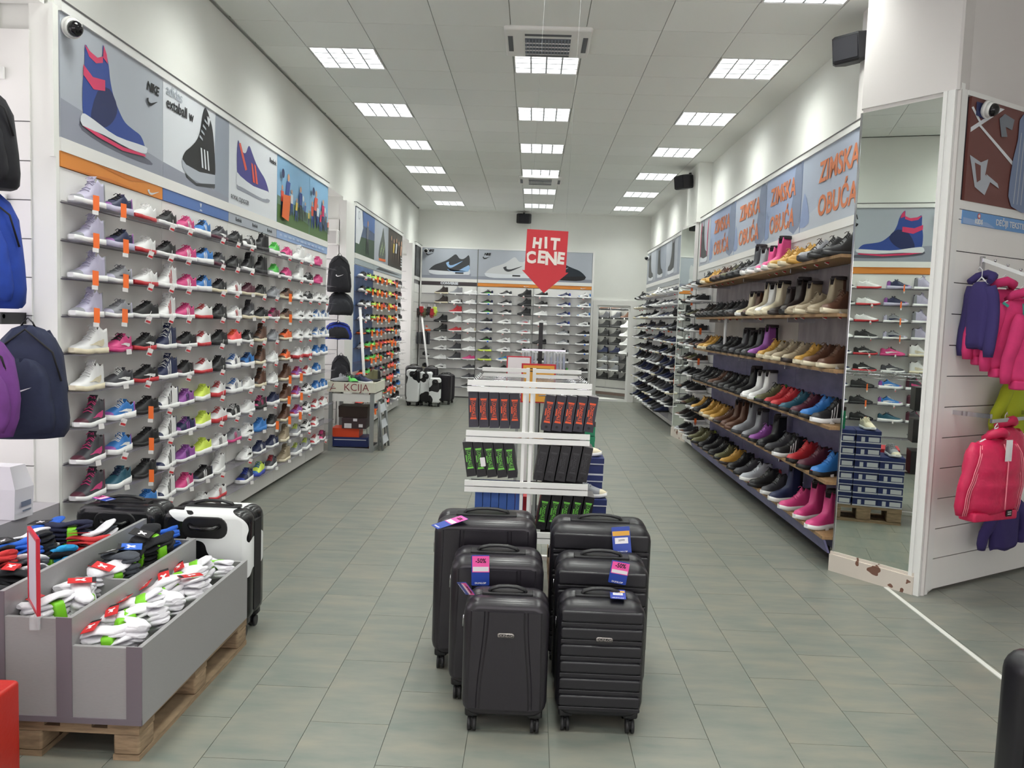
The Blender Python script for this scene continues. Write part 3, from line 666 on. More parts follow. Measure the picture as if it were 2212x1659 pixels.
for k in range(9): p.poly([(.68+.045*k,2.58),(.69+.045*k,2.58),(.72+.04*k,3.05),(.71+.04*k,3.05)], PG)
p.done(q)
h = ob('header_strip', MB().box(.12, 2.4, 2.40, 2.485, -.01, .008), [pm((110, 158, 214))], U8); p = Print(Matrix.Translation((0,0,.008)))
p.poly([(.12,2.402),(.5,2.402),(.4,2.43),(.12,2.44)], PLB); p.disc(.30, 2.462, .018, PRED, sy=1); p.disc(.30,2.462,.011,PW); p.done(h)
text('KIDS', .042, PW, h, TM(.30, 2.425, .0105), bold=.002); text('DEČIJI TEKSTIL', .055, PW, h, TM(.50, 2.44, .0105), align='LEFT', bold=.001)
# ---------------------------------------------------------------- shoes
COL = {'w': ('white', (232,232,232)), 'k': ('black', (30,30,33)), 'g': ('grey', (140,142,148)), 'l': ('lilac-grey', (186,182,206)), 'd': ('charcoal', (66,66,72)),
       'n': ('navy', (34,42,78)), 'b': ('blue', (50,118,190)), 'p': ('pink', (206,66,128)), 'r': ('red', (188,46,54)), 'm': ('maroon', (84,34,52)), 'v': ('purple', (146,80,160)),
       'y': ('neon-yellow', (212,232,92)), 'G': ('green', (84,190,80)), 'o': ('orange', (238,104,48)), 't': ('tan', (158,144,120)), 'B': ('brown', (92,60,44)), 'c': ('cream', (216,206,180)),
       'a': ('teal', (34,84,104)), 'u': ('royal-blue', (52,70,170)), 'M': ('mustard', (190,146,66)), 'O': ('olive', (98,96,66)), 'x': ('coral', (250,92,96)), 'K': ('dark-brown', (50,40,38)), 's': ('silver', (176,180,188))}
SM = {k: mat('shoe_' + v[0], v[1], .5) for k, v in COL.items()}
LINING = mat('shoe_lining', (62,56,60), .9)
TAGW = mat('tag_white', (232,230,228), .5); TAGR = mat('tag_red', (196,44,52), .5); TAGO = mat('tag_orange', (255,120,50), .5); TAGB = mat('tag_blue', (40,110,220), .5)
def itp(tab, t):
    for (a, va), (b, vb) in zip(tab, tab[1:]):
        if t <= b:
            f = (t - a) / (b - a) if b > a else 0; return va + (vb - va) * (f*f*(3-2*f))
    return tab[-1][1]
PROF = {
 'L': dict(L=.285, top=[(0,.088),(.06,.098),(.22,.078),(.33,.098),(.37,.105),(.45,.094),(.6,.076),(.75,.06),(.9,.05),(1,.036)], sole=.022, op=(.04,.36), dip=.035),
 'R': dict(L=.29, top=[(0,.092),(.05,.108),(.2,.082),(.32,.106),(.37,.115),(.45,.1),(.6,.08),(.75,.064),(.9,.053),(1,.038)], sole=.032, op=(.04,.36), dip=.035),
 'H': dict(L=.285, top=[(0,.14),(.06,.15),(.2,.138),(.3,.152),(.35,.165),(.4,.14),(.5,.108),(.62,.08),(.75,.062),(.9,.052),(1,.036)], sole=.026, op=(.03,.345), dip=.06),
 'A': dict(L=.29, top=[(0,.155),(.06,.162),(.2,.155),(.3,.165),(.35,.17),(.4,.148),(.5,.112),(.62,.086),(.75,.074),(.9,.068),(1,.046)], sole=.03, op=(.03,.345), dip=.05),
 'S': dict(L=.28, top=[(0,.27),(.06,.275),(.2,.272),(.3,.275),(.36,.275),(.40,.20),(.46,.12),(.6,.094),(.75,.078),(.9,.068),(1,.044)], sole=.03, op=(.02,.37), dip=.05),
 'F': dict(L=.27, top=[(0,.07),(.06,.082),(.22,.058),(.33,.07),(.37,.076),(.45,.07),(.6,.058),(.75,.048),(.9,.04),(1,.028)], sole=.012, op=(.04,.36), dip=.03),
}
WID = [(0,.020),(.03,.028),(.1,.034),(.25,.036),(.45,.040),(.65,.048),(.8,.048),(.9,.041),(.97,.026),(1,.014)]
ST = [0,.02,.06,.12,.2,.28,.33,.36,.4,.45,.52,.6,.68,.76,.84,.9,.95,.985,1]
def upt(P, t, th):
    w = itp(WID, t) * .98; zb = P['sole'] * (1 + .25*(1-t)) * .8 + max(0, t-.8)*.05; zt = itp(P['top'], t)
    c, s_ = math.cos(th), math.sin(th)
    ex = .55 if zt > .12 else .75
    y = w * (abs(c) ** ex) * (1 if c >= 0 else -1)
    if t < .5 and zt > .06: y *= 1 - .16 * s_
    return Vector((P['L'] * (t - .5), y, zb + (zt - zb) * (s_ ** .85)))
SIDEF = [(0,1),(.3,1),(.6,.97),(.85,.92),(1.0,.84)]
def shoe_meshes(k):
    P = PROF[k]; N = 14; up = MB(); rings = []
    for t in ST:
        ring = []
        for j in range(N + 1):
            th = math.pi * j / N; v = upt(P, t, th)
            if P['op'][0] <= t <= P['op'][1]:
                i_ = min(j, N - j); sg = 1 if j < N/2 else (-1 if j > N/2 else 0)
                w = itp(WID, t) * .98; zb = P['sole'] * (1 + .25*(1-t)) * .8; zt = itp(P['top'], t)
                if i_ <= 4: v = Vector((v.x, sg * w * SIDEF[i_][1], zb + (zt - zb) * SIDEF[i_][0]))
                else: v = Vector((v.x, sg * w * (.72, .66, 0)[i_-5], zt - (P['dip']*.5 if i_ == 5 else P['dip'])))
            ring.append(v)
        rings.append(ring)
    n = N + 1
    vs = [p for r in rings for p in r]; o = 0; fs = []; ms = []
    for i in range(len(ST) - 1):
        for j in range(N):
            fs.append((i*n+j, i*n+j+1, (i+1)*n+j+1, (i+1)*n+j)); tm = (ST[i] + ST[i+1]) / 2
            if P['op'][0] <= tm <= P['op'][1] and 4 <= j <= N - 5: ms.append(2)
            elif tm > .86 and k in 'LHFR' : ms.append(1)
            elif tm < .16 and (j < 5 or j > N - 6): ms.append(1)
            elif k in 'ASH' and tm < .38 and (4 <= j <= N-5): ms.append(2)
            else: ms.append(0)
    for f, mm in zip(fs, ms): up.add([], []); up.f.append(f); up.m.append(mm); up.sm.append(True)
    up.v = [tuple(v) for v in vs]
    up.f.append(tuple(range(n-1, -1, -1))); up.m.append(1); up.sm.append(True)
    up.f.append(tuple((len(ST)-1)*n + j for j in range(n))); up.m.append(1); up.sm.append(True)
    # tongue
    tt = .345; zt = itp(P['top'], tt); x = P['L']*(tt-.5)
    if k in 'LRHF':
        hh = .022 if k != 'F' else .01
        up.loft([[(x+.012,-.02,zt-.02),(x+.020,-.02,zt-.02),(x+.020,.02,zt-.02),(x+.012,.02,zt-.02)],[(x-.012,-.024,zt+hh*.55),(x-.004,-.024,zt+hh*.55),(x-.004,.024,zt+hh*.55),(x-.012,.024,zt+hh*.55)]], 0, True, True, False)
    if k == 'S':   # fur cuff
        zt = P['top'][1][1]
        for zz, rr in ((zt-.006, 1.0), (zt+.007, .95)):
            up.tube([(P['L']*(.18-.5)+.052*math.cos(a_*math.pi/6), .038*rr*math.sin(a_*math.pi/6), zz) for a_ in range(13)], .008, 2, 6, False)
    me_u = up.mesh('upper', 3); recalc(me_u)
    # sole
    so = MB(); rings = []
    for t in ST:
        w = itp(WID, t) * 1.1; z1 = P['sole'] * (1 + .35*(1-t)) + max(0, t-.8)*.06; z0 = max(0, t-.8) * .06 + (.004 if .4 < t < .55 else 0); x = P['L'] * (t - .5) * 1.03
        rings.append([(x, w*.92, z0), (x, w, z0+.004), (x, w*.98, z1), (x, -w*.98, z1), (x, -w, z0+.004), (x, -w*.92, z0)])
    so.loft(rings, 0, True, True, True)
    if k == 'F':
        for sx in (-.1,-.08,.02,.06,.1):
            for sy in (-.02,.02): so.cyl((sx, sy, -.004), (0,0,1), .006, .012, n=6)
        so.v = [(a, b, c + .01) for a, b, c in so.v]
    me_s = so.mesh('sole', 1); recalc(me_s)
    # laces
    la = MB()
    ts = [.40,.45,.50,.55,.60] if k in 'LRF' else [.37,.395,.43,.48,.53,.58]
    for t in ts:
        a, b = upt(P, t, math.pi*.33), upt(P, t, math.pi*.67); mid = upt(P, t, math.pi/2)
        la.tube([a + Vector((.004,0,.001)), mid + Vector((0,0,.005)), b + Vector((.004,0,.001))], .0036, 0, 5)
    t = ts[0]; mid = upt(P, t, math.pi/2) + Vector((0,0,.008))
    la.tube([mid, mid + Vector((.005,.014,.006)), mid + Vector((.018,.022,-.006))], .0025, 0, 5); la.tube([mid, mid + Vector((.005,-.014,.006)), mid + Vector((.018,-.022,-.006))], .0025, 0, 5)
    me_l = la.mesh('laces', 1)
    # marks
    def side_pt(t, v, sgn):
        if t <= P['op'][1]:
            w = itp(WID, t) * .98; zb = P['sole'] * (1 + .25*(1-t)) * .8; zt = itp(P['top'], t)
            return Vector((P['L']*(t-.5), sgn*(w*itp(SIDEF, v) + .0024), zb + (zt-zb)*v))
        th = math.asin(min(1, max(0, v)) ** (1/.85)); p = upt(P, t, th); p.y = (p.y + .0024) * sgn; p.z += .001; return p
    st = MB()
    for sgn in (1, -1):
        for q in range(3):
            t0 = .42 + .075*q
            pts = [[side_pt(t0 - .07*v, v, sgn), side_pt(t0 + .035 - .07*v, v, sgn)] for v in (.05,.25,.45,.65,.8)]
            st.loft(pts, 0, False, False, False)
    me_3 = st.mesh('side_stripes', 1)
    sw = MB()
    tip = [(.62,.62,.66),(.52,.44,.60),(.42,.27,.52),(.34,.16,.45),(.27,.12,.42),(.22,.16,.46),(.19,.3,.5)]
    for sgn in (1, -1):
        sw.loft([[side_pt(1-(1-t) if False else t, a, sgn), side_pt(t, b, sgn)] for t, a, b in ((.2,.30,.52),(.24,.16,.5),(.3,.12,.42),(.38,.18,.40),(.48,.30,.46),(.58,.42,.52),(.68,.56,.60))], 0, False, False, False)
    me_w = sw.mesh('swoosh_mark', 1)
    return dict(upper=me_u, sole=me_s, laces=me_l, stripes=me_3, swoosh=me_w, P=P)
SHO = {k: shoe_meshes(k) for k in PROF}
# price tags: hang at the shoe's outward side (+y) or (-y)
def tag_mesh(kind, s):
    m = MB(); y = .062 * s
    if kind == 'o':
        m.obox((.02, y + .008*s, .012), (1,0,.12), (0,0,1), (0,1,0), .016, .042, .0008, 0); m.obox((.024, y + .008*s, -.042), (1,0,.12), (0,0,1), (0,1,0), .016, .012, .001, 1)
        n = MB()
    elif kind == 'r':
        m.obox((.03, y, -.012), (1,0,.35), (-.35,0,1), (0,1,0), .017, .024, .0008, 1); m.obox((.032, y + .001*s, -.024), (1,0,.35), (-.35,0,1), (0,1,0), .014, .007, .0012, 0)
        m.tube([(.025, y, .012), (.012, .03*s, .045)], .0015, 1, 4)
    elif kind == 'b':
        m.box(-.07, -.035, y*.8-.001, y*.8+.001, -.005, .028, 0); m.box(-.066, -.038, y*.8-.001, y*.8+.001, -.03, -.005, 1)
    else:
        m.obox((.01, y*.95, .002), (1,0,-.1), (.1,0,1), (0,1,0), .015, .016, .0008, 1)
    me = m.mesh('price_tag', 2); return me
TAGS = {(k, s): tag_mesh(k, s) for k in 'orbw' for s in (1, -1)}
TAGM = {'o': (TAGO, TAGW), 'r': (TAGR, TAGW), 'b': (TAGB, TAGW), 'w': (TAGR, TAGW)}
ORD = ['first','second','third','fourth','fifth','sixth','seventh','eighth','ninth','tenth','eleventh','twelfth','thirteenth','fourteenth','fifteenth','sixteenth','seventeenth','eighteenth','nineteenth','twentieth']
def put(o, m):
    for i, x in enumerate(m):
        o.material_slots[i].link = 'OBJECT'; o.material_slots[i].material = x
def part(name, me, T, mats, loc=None):
    o = bpy.data.objects.new(name, me); C.objects.link(o); o.parent = T; put(o, mats)
    if loc: o.location = loc
    return o
NAMES = {}
def shoe(code, name, noun, cat, where, group, loc, rz, side=1, sc=1.0, lod=0, scz=None):
    """code: type, main, accent, sole, lace, mark, mark colour, tag"""
    ty, a, b, s_, l, mk, mc, tg = code
    S = SHO[ty]
    cols = COL[a][0] if a == b else COL[a][0] + ' and ' + COL[b][0]
    T = thing(name, f'{cols} {noun}, {where}', cat, loc, rz, group)
    if scz: T.scale = (sc, sc, sc * scz)
    elif sc != 1: T.scale = (sc,)*3
    dz = (0, 0, .01) if ty == 'F' else None
    part('upper', S['upper'], T, (SM[a], SM[b], LINING), dz)
    part('sole', S['sole'], T, (SM[s_],))
    if l != '-' and lod < 2: part('laces', S['laces'], T, (SM[l],), dz)
    if mk == '3': part('side_stripes', S['stripes'], T, (SM[mc],), dz)
    elif mk == 's': part('swoosh_mark', S['swoosh'], T, (SM[mc],), dz).name = 'side_logo'
    if tg != '-':
        o = part('price_tag', TAGS[(tg, side)], T, TAGM[tg])
        if loc[0] < -2.3 and loc[1] < 16:
            a_ = -R(48 + random.uniform(-8, 8)); c_ = Vector((.02, .066*side, 0)); o.rotation_euler = (0, 0, a_); o.location = c_ - Matrix.Rotation(a_, 3, 'Z') @ c_ + Vector((.02, .012, 0))
    return T
# --- left wall: columns from near to far, rows top to bottom ('.' = empty place)
st = {
 'A':'HlgwksWo', 'a':'HlgwlslO', 'b':'Rnvlk-ko', 'c':'Lglwgsno', 'd':'Lpppksww', 'e':'Lddwwsww', 'f':'Rbvwwswr', 'g':'Raawn-nw', 'h':'Hwwcwsc-', 'i':'Hdmwpspw',
 'j':'Lwwrw-w-', 'J':'Lwwrw-wr', 'k':'Lkkwk-kr', 'l':'Lkkrkswr', 'm':'Lkkkk--o', 'n':'Lbwwb---',
 'o':'Lkkwk-kr', 'p':'Hwwww3rr', 'q':'Hnnww3w-', 'r':'Hwnww3kr', 's':'Lppwp3w-', 't':'Lppwp3wr', 'u':'Lkmwk-kr', 'v':'Lvvwv3n-', 'w':'Lnvwv3vw', 'x':'Lppwp3ww',
 'y':'Rbbwk3w-', 'z':'Lwwrr-r-', '0':'Ryywy-y-', '1':'Lknwk3ww', '2':'Hglwg-ww', '3':'Lddmkswr', '4':'Rkkkk-kr', '5':'Rwwrr-rr', '6':'Lwwww3k-', '7':'Lwwrw3rw', '8':'Lkkkk-kr', '9':'Lwwww3rr'}
st.update({'B':'Rxrwo-ow', 'C':'Rwnwb3n-', 'D':'Lkkwk3wr', 'E':'Lggpg3pw', 'F':'Lkwww3wr', 'G':'Lmmcm-mw', 'H':'Hkkck-kw', 'I':'Hddcksww', 'K':'Rbnwn3nw', 'L':'Lwwww-wr', 'M':'Lkkkk-kw', 'N':'Rnuwu3sw',
 'O':'Akkkk-k-', 'P':'Hkkwk-kr', 'Q':'Lkkck-kr', 'R':'HBkck-kr', 'S':'Rkpkp3pw', 'T':'Rbbbb-bw', 'U':'Lnnwn3w-', 'V':'Rybub-y-', 'W':'RGgwG-Gw', 'X':'Lgggg-gr', 'Y':'Lgpwm-pr', 'Z':'Lmpwp-pr'})
st.update({'!':'Rnnwn-nr', '@':'Lkkwk-ko', '#':'Rddwr-rw', '$':'Lpkwp-pr', '%':'LBtck-ko', '&':'LoBck-kw', '*':'HBBcB-Bo', '(':'Hmdwm-mr', ')':'Httct-tw', '-':'Hwwwwswr', '+':'Lwwwwskr', '=':'Rvrwrswo', '[':'Rggwy-yw', ']':'Rwkwkskr', '{':'Lkwwwskr', '}':'Rwwrw-rr', '<':'Rwbwb3b-', '>':'Rbwwb3w-', '?':'Lpppp-ww', '/':'Lwrwr-r-'})
LEFT = [(4.36,'aaaahhiii..'), (4.67,'bbccdeffg..'), (4.99,'jJJkllmmmn.'), (5.28,'oopPqqrrrr.'.replace('P','p')), (5.56,'ttttuuvwvx.'), (5.86,'yyyzzz0001+'), (6.16,'33Q444556-7'), (6.48,'88 9 9BCCFE'.replace(' ','')+'..'),
        (6.80,'FPGIDKLL++N'), (7.12,'OOQQRRRSTUV'), (7.47,'WWXZXLL!@U#'), (7.86,'$$%%&&***))'), (8.26,'--+++}===[['), (8.62,'L{{++}/]]]['), (8.99,'??+<<>>>///'), (9.30,'..+<<>.>/.Z')]
random.seed(11)
GAPS = {(8,9)}
for ci, (y, col) in enumerate(LEFT):
    for r, ch in enumerate(col):
        if ch == '.': continue
        code = st[ch]
        if code.startswith('Hlgwksw'): code = 'HlgwlslO'
        if code[-1] in 'OX': code = code[:-1] + 'o'
        if ci == 0 and r > 8: continue
        hi = code[0] in 'HA'
        ang = -94 + random.uniform(-5, 7)
        shoe(code, 'high_top_sneaker' if hi else 'low_top_sneaker', 'high-top sneaker' if hi else 'low sneaker', 'sneaker',
             f'{ORD[r]} shelf down, {ORD[ci]} from near end, long left wall', 'sneakers on the long left wall',
             (-2.5 + .068, y + random.uniform(-.012, .012), 2.226 - .2*r), R(ang), 1, .94, 0)
# --- left far wall: football shoes
U2C = [(11.42, ['FkwwF-wr','FkwwF-wr','Fkwwk-wr','Fnwwk-wr','Fdkkk-k-','Fggwk-k-','.','Foxko-kr']), (11.82, ['FyGwk-kw','FGykk-ko','Fswwk-kw','Fswwk-kw','FGGkk-ko','FGGkk-ko','FGGkk-ko','FGGkk-ko']),
       (12.2, ['FyGkk-ko','FyGkk-ko','FyGkk-ko','FyGkk-ko','FGykk-ko','FGykk-ko','FGykk-ko','Frrkk-ko']), (12.55, ['Fygkk-ko','Fygkk-ko','Fygkk-ko','Fygkk-ko','Fbgkk-ko','Frykk-ko','Fogkk-ko','Fnnkk-kw']),
       (12.9, ['Fkook-ko','Fkook-ko','Frrkk-kw','Frrkk-kw','Fnbkk-kw','Frrkk-kw','FkGGk-kw','Fgrkk-kr']), (13.22, ['Fkwwk-kw','Fkwwk-kw','Fkokk-ko','Fkokk-ko','Frkkk-kw','Foxkk-kw','Fnkkk-kw','FkGkk-kw']),
       (13.55, ['Fyyoy-k-','Fyyoy-k-','Fyyoy-k-','Fyyoy-k-','Foxko-yw','Fookk-yo','Fxokk-yo','Fxokk-y-','Fxokk-yo','Fxokk-yo','Fxokk-yw']), (13.9, ['Fxyko-yo','Fxyko-yo','Fxyko-yo','Foyko-yo','Foyko-yo','Foyko-yo','FGxko-y-','Fxokk-yo','Fxokk-y-','Fxokk-yo']),
       (14.25, ['Rmkwk-kw','Rmkwk-kw','Rwkwk-kw','Rwkwk-kw','Rknwk-kw','Rnkwk-kw','Rmkwk-kw','Rmgwk-kw','Rnkwk-kw','Rngwk-kw','Rkkwk-kw']), (14.6, ['Rkmwk-kw','Rmkwk-kw','Rkkwk-kw','Rkkwk-kw','Rkgwk-kw','Rnkwk-kw','Rkdwk-kw','Rgbwk-kw','Rbgwk-kw','Rbgtk-kw','Rkkwk-kw'])]
for ci, (y, col) in enumerate(U2C):
    col = list(col) + [col[-1]] * (11 - len(col)) if ci < 6 else col
    for r, code in enumerate(col):
        if code == '.': continue
        c8 = list(code); c8[4] = 'k' if c8[4] in 'Fok' else c8[4]
        c8[3] = c8[3] if c8[3] != 'k' else random.choice('ko')
        fb = c8[0] == 'F'
        shoe(''.join(c8), 'football_shoe' if fb else 'running_shoe', 'studded football shoe' if fb else 'running shoe', 'football shoe' if fb else 'running shoe',
             f'{ORD[r]} shelf down, {ORD[ci]} from near end, farther left wall', 'sports shoes on the farther left wall',
             (-2.5 + .07, y, 2.226 - .2*r), R(-88 + random.uniform(-8, 8)), 1, 1.0, 1)
# --- back wall
BK = [(-1.98, ['HKKckc-w','HKKckc-w','.','Hkkkk--w','Hkkkk--w','LwwwwsdX','LwwwwsdX','LwwwwswX','Lwwwwskw']), (-1.67, ['Hggwg--w','Lwkwwskr','Hrrwr--r','Hwwww--w','Lrrwr--r','Hddwk--w','Hddwk--w','Hddwk--w']),
      (-1.36, ['Lwwww--w','Lwgwk--w','Lwwww--w','Lwwww--r','Lwcww--r','Lwwww--w','Lwwww--w','Lppwp--w','Lddwk--w','Lddwk--w','Lkkwk--w']),
      (-1.01, ['RknwksGb','RknwksGb','RknwksGb','Rknwkskw','Rnkwksww','RknwksGb','Rdgyk-kw','Rdgyk-kw','Rkdwk-kw','Rwgwk-kw','Rwgwksw-']), (-.61, ['Rkdwkswr','Rkdwkswr','Rkdwkswr','Rwwwwskw','Rwwwwskr','Rwwwwskw','Rwwwwskr','Rbswysyr','Rkkwk-kw','Rwkwkskw']),
      (-.19, ['Hkkkkskr','Hkkkkskr','Hkkkkskr','Rswwwsrr','Rswwwsrr','Rswwwsrr','Rkkwkswr','Rkdwkswr']), (.16, ['Rkkwk-kr','Rkkwk-kr','Rwwwwswr','Rwwwwswr','Rwwwwsw-','Rkkkk-kr','Rkgwk-kw','Rkkwk-kr']),
      (.65, ['Rnuwwswr','Rnuwwswr','Rnuwwswr','Rnuwwswr','Rgkwgsw-','Rgkwgsw-','Rkgwk-kw','Rgkwk-kw','RkGwk-kw','Rkkwk-kw']), (1.08, ['Rwbwgskr','Rwbwgskr','Rwbwgskw','Rwkwgskw','Rkkwk-kb','Rkkwk-kb','Rkkwk-kb','Rkkwk-k-','Rkkwk-kw','Rkkwk-kw','Rkkwk-kw'])]
for ci, (x, col) in enumerate(BK):
    for r, code in enumerate(col):
        if code == '.': continue
        code = code.replace('X', 'w')
        c8 = list(code)
        if c8[5] not in '3s-': c8[5] = '-'
        if c8[5] in '3s' and c8[6] not in COL: c8[6] = 'w'
        hi = c8[0] == 'H'
        shoe(''.join(c8), 'canvas_high_top' if hi else 'trainer', 'high-top shoe' if hi else 'trainer', 'trainer', f'{ORD[r]} shelf down, {ORD[ci]} column from the left, back wall', 'trainers on the back wall',
             (x, 17.4 - .065, 2.226 - .2*r), R(180 + random.uniform(-3, 9)), 1, 1.0, 1)
# --- right far wall: dark shoes
random.seed(21)
for ci in range(13):
    y = 17.0 - ci*.36
    for r in range(11):
        if r == 10 and ci > 9: continue
        a = random.choice('kkkddnnkKg'); b = random.choice([a, a, 'k', 'g', 'B' if r in (3,4) else 'w'])
        if ci in (6, 7) and r < 3: a = b = 'w'
        code = random.choice('LLRH') + a + b + random.choice('wwkwc') + 'k-k' + random.choice('w--ro' if ci > 9 else 'w---r')
        shoe(code, 'leather_shoe' if code[0] != 'R' else 'walking_shoe', 'casual shoe' if code[0] != 'R' else 'walking shoe', 'casual shoe', f'{ORD[r]} shelf down, {ORD[ci]} from the far end, far right wall', 'dark shoes on the far right wall',
             (2.40 - .155, y, 2.226 - .2*r), R(-160 + random.uniform(-10, 10)), 1, 1.0, 2)
# --- right main wall, left part with small shelves
for ci in range(3):
    for r in range(11):
        a = random.choice('kkdkKO'); b = random.choice([a, 'g', 'k', 'B'])
        code = 'L' + a + b + random.choice('wkw') + 'k-k' + random.choice('ww-o-')
        shoe(code, 'walking_shoe', 'walking shoe', 'walking shoe', f'{ORD[r]} small shelf down, {ORD[ci]} from the mirror, winter boot wall', 'walking shoes on small shelves beside the boots',
             (2.37 - .155, 11.5 - .36*ci, 2.226 - .2*r), R(-160 + random.uniform(-6, 6)), 1, 1.0, 1)
# --- winter boots on six planks, far to near
# codes: type main accent sole lace mark markcol tag ; A ankle, S tall, H laced shoe
def BT(s): return s.split()
PL = [BT('Akkkk--- AMMcM--r AMKMM--r ABBKK--r ABBKk--r AOOkk--r Akkkk--- Akkkk--- Sdpw-1p- Sgpw-1p- Sppw---r Sppw---r AMKcM--r AMMcM--r AMBMM--r AggdK--r Akkkk--r Akkkk---'),
      BT('AKKkk--w AKKkk--- Akkkk--w Akkkk--o AKKkk--r Akkkk--r Akkkk--r AddKk--- Sccw---- SBKK---r Sccc---r Swcc---- Sccc---- SKKK---- SKKk---r Sttt---r Attct--- StBt---r ABtcB--r'),
      BT('ABBkk--w AMMcM--- AMMcM--w Akkkk--- Addkk--- Akkkk--r Akkkk--r Sdkk---- Skkk---r Sddk---- Svkk---r AMMcM--- Attct--r Atcct--r AtcKt--r AMKcM--r ABOcB--r ABBcB--r'),
      BT('Akkkk--w Akkkk--- Akkkk--w Akkkk--- ABKkk--o AKKkk--o Akkkk--r Akkkk--w Akkkk--r Skkk---o Swww---- Swww---w AOGkk--r Arrkr--r Armkr--r Aabka--r Ammkm--r Abakb--r Akkwk3wr'),
      BT('AMBwM--w Akkkk--- AMKcM--r AMOcM--r AMBcM--- ABBKB--r SBBB---r SBBB---r Sggd---w Sggd---- Avvkv--r Skkk---- Adgkd--w Akkwk3w- Arrkr--r Ammkm--r Abrkb--w'),
      BT('AOOkO--w AOykO--r Akkkk--r Akkkk--- Akkkk--r AOKkO--w AMMKM--- Akkkk--r Addkk--r Assws--r Akrkk--w Adgwk--w Snkw---- Apdwp--- Sppw---r Sppw---w')]
cnt = 0
for i, row in enumerate(PL):
    n = len(row); 
    for k, c0 in enumerate(row):
        if len(c0) < 8: c0 = (c0 + '--------')[:8]
        y = 10.38 - (10.38 - 5.92) * k / (n - 1)
        ty = c0[0]; c8 = list(c0)
        if ty == 'S': c8[4] = '-'
        if c8[5] not in '3s': c8[5] = '-'
        tall = ty == 'S'
        shoe(''.join(c8), 'snow_boot' if tall else 'ankle_boot', 'tall winter boot' if tall else 'ankle boot', 'boot', f'{ORD[i]} plank down, {ORD[k]} from the far end, right wall', 'winter boots on the wooden planks',
             (2.37 - .165 + random.uniform(-.01, .01), y, planks[i] + .001), R(-163 + random.uniform(-10, 10)), 1, (1.04 if not tall else 1.05) * random.uniform(.96, 1.04), 1, random.uniform(.85, 1.12) if tall else None)
# --- side room shoes: three columns and ten shelves
random.seed(31)
PAL = ['ABBk','AkdK','Akkk','Lkdw','Lnkw','Hwww','Addk']
for r in range(1, 10):
    for ci, s_ in enumerate((.52, .82, 1.14, 1.42)):
        p_ = F7 @ Vector((s_, 0, .10)); a = ['B','B','d','k','k','k','n','g','g','k'][r] if ci != 3 else ['k','k','B','w','w','w','w','k','k','k'][r]
        shoe(('A' if r < 4 or a == 'w' else 'H') + a + (a if a != 'B' else 'B') + ('w' if a in 'wg' else 'k') + 'k-k' + ('w' if r in (2, 8) else '-'), 'winter_shoe', 'winter shoe', 'winter shoe', f'{ORD[r-1]} shelf down, {ORD[ci]} from left, seen through the back doorway', 'winter shoes in the side room',
             (p_.x, p_.y, 2.226 - .2*r), R(-40 + 180 + random.uniform(-8, 8)), 1, 1.0, 2)
# ---------------------------------------------------------------- suitcases
def brushed(name, rgb, rough=.28):
    m = mat(name, rgb, rough, noise=.14, nscale=55, stretch=(14, 14, .35))
    m.node_tree.nodes['Principled BSDF'].inputs['Specular IOR Level'].default_value = .55
    return m
SHELL_A = brushed('brushed_black_shell', (35, 32, 38)); SHELL_B = mat('matt_black_shell', (28, 27, 32), .33, noise=.08, nscale=30)
ZIP = mat('zip_tape', (22, 21, 24), .7); RUB = mat('wheel_rubber', (34, 34, 36), .45); BADGE = mat('badge_metal', (170, 164, 160), .3, .8)
TBLUE = mat('hang_tag_blue', (36, 66, 160), .4); TPINK = mat('sticker_pink', (246, 92, 170), .5); TWH = mat('sticker_white', (232, 228, 232), .5); INK = mat('ink_black', (24, 22, 26), .6)
COW = [threshold_mat('cow_print_%d' % i, (24, 24, 26), (232, 234, 234), 5.5 if i < 1 else 4.4, .485 if i < 1 else .5, .22, 3.7*i + 1.3) for i in range(4)]
